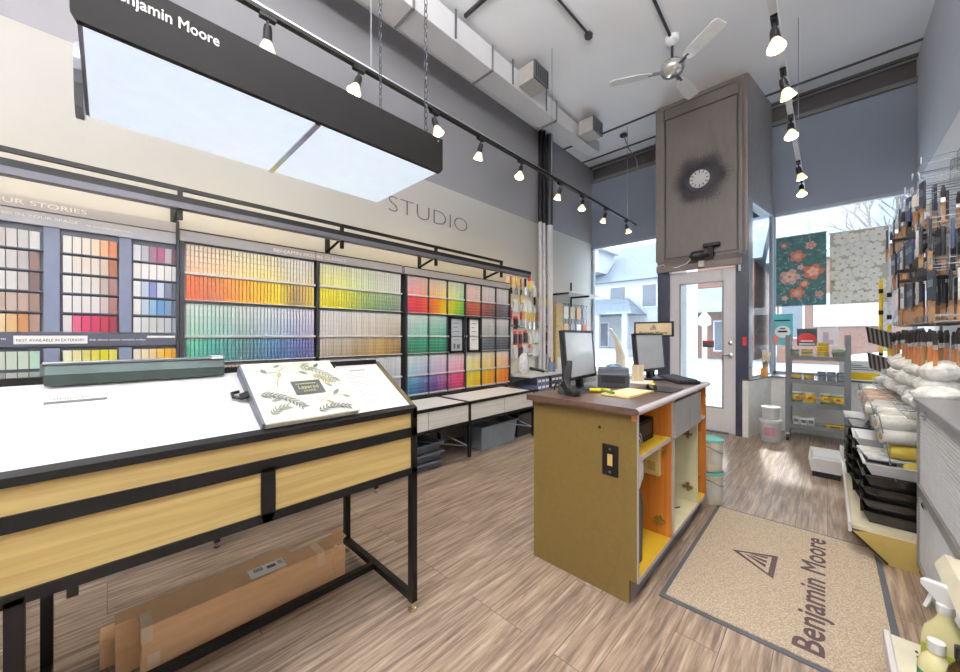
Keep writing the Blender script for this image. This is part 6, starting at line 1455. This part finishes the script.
def bottle(label, x, y, z, bodym, labm, capm, h=.22, r=.034):
    t = thing('cleaner_bottle', label, 'bottle', (x, y, z))
    g = G(); g.lathe([(r*.95, 0), (r, .006), (r, h*.62), (r*.8, h*.74), (r*.42, h*.82), (r*.42, h*.88)], (0, 0, 0), 20); g.build('bottle', bodym, t, local=True, smooth=True)
    n = 20; g = G(); g.rings([[(r*1.02*math.cos(2*PI*i/n), r*1.02*math.sin(2*PI*i/n), zz) for i in range(n)] for zz in (h*.12, h*.56)], False); g.build('label', labm, t, local=True, smooth=True)
    g = G(); g.lathe([(r*.5, h*.86), (r*.5, h), (r*.3, h*1.005)], (0, 0, 0), 16); g.build('cap', capm, t, local=True, smooth=True)
bottle('white-capped bottle with green label in front of the spray bottle', .225, 1.655, .173, yl_b, gl_, whitepl, .20, .036)
bottle('dark amber bottle with black cap at the right edge of the picture', .262, 1.60, .173, mat('amber_bottle', (66, 50, 30), .15), mat('dark_amber_label', (90, 80, 50), .5), blackpl, .235, .03)
t = spray('pale spray bottle behind the yellow one, partly hidden by the upper shelf', .335, 1.84, .173, R(150), mat('clear_bottle', (220, 222, 216), .2), ol_, whitepl)

# ================================================================== LEFT WALL BEYOND THE RACKS: TOOLS
t = thing('tool_pegboard', 'white pegboard hung with painting tools beyond the chip racks', 'pegboard', (XL, 4.45, .75))
G().box(XL+.004, XL+.02, 3.93, 4.62, .72, 2.1).build('board', mat('cream_pegboard', (226, 220, 206), .6), t)
solo(G().box(-3.03, -2.98, 4.101, 4.112, 2.02, 2.14).build('red_sign', mat('red_tag', (214, 70, 80), .5), bevel=.002), 'small red sign at the end of the black canopy rail', 'sign')
rnd = random.Random(33)
tools = [
 ('scraper', 'yellow-handled scraper', yellow, 'Z'), ('putty_knife', 'black-handled putty knife', black, 'Z'), ('hanging_brush', 'brown wood-handled brush', handleorange, 'Z'),
 ('small_roller', 'red-handled small roller', red, 'Z'), ('masking_packet', 'clear white blister packet', whitepl, 'P'), ('dark_packet', 'dark carded packet', sleeve, 'P')]
def tool(kind):
    nm, lab, m_, ty = tools[kind]; t = thing(nm, lab, lab.split()[-1])
    if ty == 'Z':
        g = G(); g.rings([[(a_*.011, b2*w_, zz) for a_, b2 in ((-1, -1), (1, -1), (1, 1), (-1, 1))] for w_, zz in ((.010, .13), (.014, .16), (.012, .21), (.016, .25))]); g.build('handle', m_, t, local=True)
        g = G(); g.box(-.002, .002, -.025, .025, 0, .09) if kind != 3 else g.lathe([(.018, -.05), (.018, .05)], (0, 0, .03), 10, (0, 1, 0)); g.box(-.004, .004, -.006, .006, .05, .14); g.build('blade' if kind != 3 else 'roller', ferrule if kind != 2 else bristle, t, local=True)
    else:
        g = G(); g.box(-.012, .012, -.035, .035, .02, .16); g.build('blister', m_, t, local=True, bevel=.004)
        g = G(); g.box(-.013, -.011, -.042, .042, 0, .20); g.build('card', mat('tool_card_'+('a' if kind == 4 else 'b'), ((226, 90, 60) if kind == 5 else (236, 236, 230)), .6), t, local=True)
    return t
protos = [tool(k) for k in range(6)]
grid = [(1.84, (2, 0, 2, 1, 0, 4), 'top'), (1.60, (0, 4, 0, 4, 4, 1), 'second'), (1.36, (3, 5, 3, 0, 0, 0), 'third'), (1.13, (4, 5, 5, 5, 4, 4), 'fourth'), (.93, (4, 4, 5, 4, 3, 4), 'lowest')]
for z, seq, rn in grid:
    for k in range(9):
        kind = seq[k % 6]; y = 4.0+k*.115
        put(protos[kind], XL+.045+rnd.uniform(0, .01), y+rnd.uniform(-.01, .01), z+rnd.uniform(-.02, .02), rnd.uniform(-.15, .15), '%s, %s row of the pegboard, %s' % (tools[kind][1], rn, ('left third', 'middle', 'right third')[k//3]), '%ss, %s row %s' % (tools[kind][1], rn, ('left', 'middle', 'right')[k//3]))
for p in protos:
    if p.name not in usedb: put(p, XL+.045, 4.0, .93, 0, p['label']+' at the far left of the lowest pegboard row', None)
# things on the wall shelf
t = thing('white_canister', 'white square canister on the wall shelf beyond the racks', 'canister', (-3.0, 5.0, .71)); G().box(-3.06, -2.94, 4.92, 5.05, .711, .90).build('body', whitepl, t, bevel=.008); G().box(-3.065, -2.935, 4.915, 5.055, .90, .92).build('lid', white, t, bevel=.004)
t = thing('wooden_block', 'tan wooden block beside the white canister on the wall shelf', 'block', (-2.96, 5.2, .71)); G().box(-3.02, -2.93, 5.14, 5.26, .711, .90).build('block', MATS['cup_wood'], t, bevel=.003)
t = thing('tool_mug', 'blue-grey pot of small tools on the wall shelf', 'pot', (-3.02, 4.70, .71))
g = G(); g.lathe([(.05, 0), (.055, .01), (.058, .14), (.05, .14), (.048, .02)], (-3.02, 4.70, .711), 18); g.build('pot', mat('blue_grey_pot', (110, 130, 160), .4), t, smooth=True)
for k, m_ in enumerate((red, yellow, blackpl, red)):
    g = G(); a_ = k*1.6; g.tube([(-3.02+.02*math.cos(a_), 4.70+.02*math.sin(a_), .74), (-3.02+.05*math.cos(a_), 4.70+.05*math.sin(a_), .93)], .007, 6); g.build('tool_handle', m_, t)
t = thing('bagged_plastic_sheet', 'tall white bagged drop sheet leaning at the left end of the wall shelf', 'bag', (-3.08, 4.08, .71)); g = G(); g.ball((-3.10, 4.10, .85), .06, .10, .16, 14, 10, .06); g.build('bag', clearbag, t, smooth=True)
t = thing('caulking_gun', 'black caulking gun lying on the wall shelf before the white bag', 'caulking gun', (-3.0, 4.25, .72))
g = G(); g.tube([(-2.98, 4.10, .80), (-2.94, 4.36, .745)], .022, 10); g.build('barrel', blackpl, t, smooth=True); g = G(); g.tube([(-2.94, 4.36, .745), (-2.93, 4.45, .735)], .012, 8); g.tube([(-2.94, 4.36, .745), (-2.95, 4.36, .722)], .01, 8); g.build('handle', MATS['green_marker'], t)
for k, (ya, yb, z, lab) in enumerate(((4.15, 4.45, .58, 'upper blue-grey drawer bin under the wall shelf, left pair'), (4.15, 4.45, .49, 'lower blue-grey drawer bin under the wall shelf, left pair'), (4.50, 4.80, .58, 'upper dark drawer bin under the wall shelf, right pair'), (4.50, 4.80, .49, 'lower dark drawer bin under the wall shelf, right pair'))):
    t = thing('drawer_bin', lab, 'bin', (-3.05, (ya+yb)/2, z), 0, 'drawer bins under the wall shelf')
    G().box(-3.22, -2.90, ya, yb, z, z+.085).build('bin', mat('bin_blue' if k < 2 else 'bin_dark', (96, 112, 146) if k < 2 else (60, 66, 80), .4), t, bevel=.004)
    g = G()
    for j in range(3): g.box(-2.90, -2.897, ya+.02+j*.095, ya+.09+j*.095, z+.02, z+.055)
    g.build('bin_label', paper, t)
t = thing('bin_stand', 'low grey stand carrying the drawer bins under the wall shelf', 'stand', (-3.06, 4.47, 0))
G().box(-3.24, -2.90, 4.10, 4.85, .465, .488).build('top_board', greymetal, t)
for y in (4.12, 4.80):
    for x in (-3.22, -2.94): G().box(x, x+.025, y, y+.025, 0, .465).build('leg', greymetal, t)
# bracket shelf with sample boards
t = thing('bracket_shelf', 'white shelf on black brackets high on the left wall near the window', 'shelf', (-3.1, 5.5, 1.95))
G().box(XL, -2.92, 5.12, 6.3, 1.945, 1.965).build('shelf_board', white, t)
for y in (5.08, 5.75):
    g = G(); g.box(XL, XL+.02, y-.012, y+.012, 1.68, 2.2); g.box(XL, -2.95, y-.010, y+.010, 1.915, 1.945); g.build('bracket', black, t)
t = thing('sample_board', 'tall oak sample board standing under the bracket shelf', 'board', (-3.2, 5.2, .71)); G().box(-3.26, -3.20, 5.12, 5.32, .711, 1.80).build('board', veneer, t)
t = thing('sample_rack', 'wire grid with hanging sample cards near the left window', 'display rack', (-3.25, 5.8, .9))
g = G()
for k in range(9): y = 5.40+k*.11; g.tube([(-3.27, y, .85), (-3.27, y, 1.82)], .004, 5)
for k in range(9): z = .87+k*.117; g.tube([(-3.27, 5.38, z), (-3.27, 6.3, z)], .004, 5)
g.build('wire_grid', dark, t)
rnd = random.Random(8); scs = [(226, 222, 214), (196, 96, 80), (150, 156, 166), (206, 190, 160), (120, 128, 140), (236, 236, 236), (214, 170, 130)]
for k in range(12):
    i, j = k % 4, k//4; c = scs[(k*3+j) % 7]
    solo(G().box(-3.255, -3.245, 5.43+i*.22, 5.58+i*.22, 1.55-j*.3, 1.76-j*.3).build('sample_card', mat('sample_%d' % ((k*3+j) % 7), c, .5)), '%s sample card on the wire grid, %s row, %s' % (cname(c), ('top', 'middle', 'bottom')[j], ('leftmost', 'second from left', 'second from right', 'rightmost')[i]), 'sample card', 'sample cards on the wire grid')
# left window display
t = thing('window_table', 'low white display table in front of the left window', 'table', (-2.35, 6.0, 0))
G().box(-2.9, -1.95, 5.8, 6.2, .62, .65).build('top', white, t)
for x in (-2.88, -1.99):
    for y in (5.82, 6.16): G().box(x, x+.03, y, y+.03, 0, .62).build('leg', whitepl, t)
t = thing('display_cone', 'tall white bent cone ornament standing in the left window', 'ornament', (-2.55, 6.0, .65))
g = G(); g.tube([(-2.52, 6.0, .66), (-2.50, 6.0, .9), (-2.56, 6.0, 1.15), (-2.66, 6.0, 1.33)], .10, 14, .02); g.build('cone', mat('cream_cloth', (226, 222, 208), .8), t, smooth=True)
g = G(); g.ball((-2.68, 6.0, 1.35), .035, None, None, 10, 6); g.build('tip', whitepl, t, smooth=True)
t = thing('dried_flower_vase', 'peach vase of pale dried stems in the left window', 'vase', (-2.2, 6.0, .65))
g = G(); g.lathe([(.05, 0), (.07, .05), (.075, .25), (.06, .32), (.065, .34)], (-2.2, 6.0, .651), 16); g.build('vase', mat('peach_vase', (222, 180, 160), .5), t, smooth=True)
g = G(); rnd = random.Random(6)
for k in range(9):
    a_, r_ = rnd.uniform(0, 6.28), rnd.uniform(.05, .14); e_ = (-2.2+math.cos(a_)*r_, 6.0+math.sin(a_)*r_, 1.1+rnd.uniform(0, .18)); g.tube([(-2.2, 6.0, .9), e_], .003, 5); g.ball(e_, .018, .018, .03, 6, 4)
g.build('stems', mat('pale_stem', (222, 206, 200), .8), t)
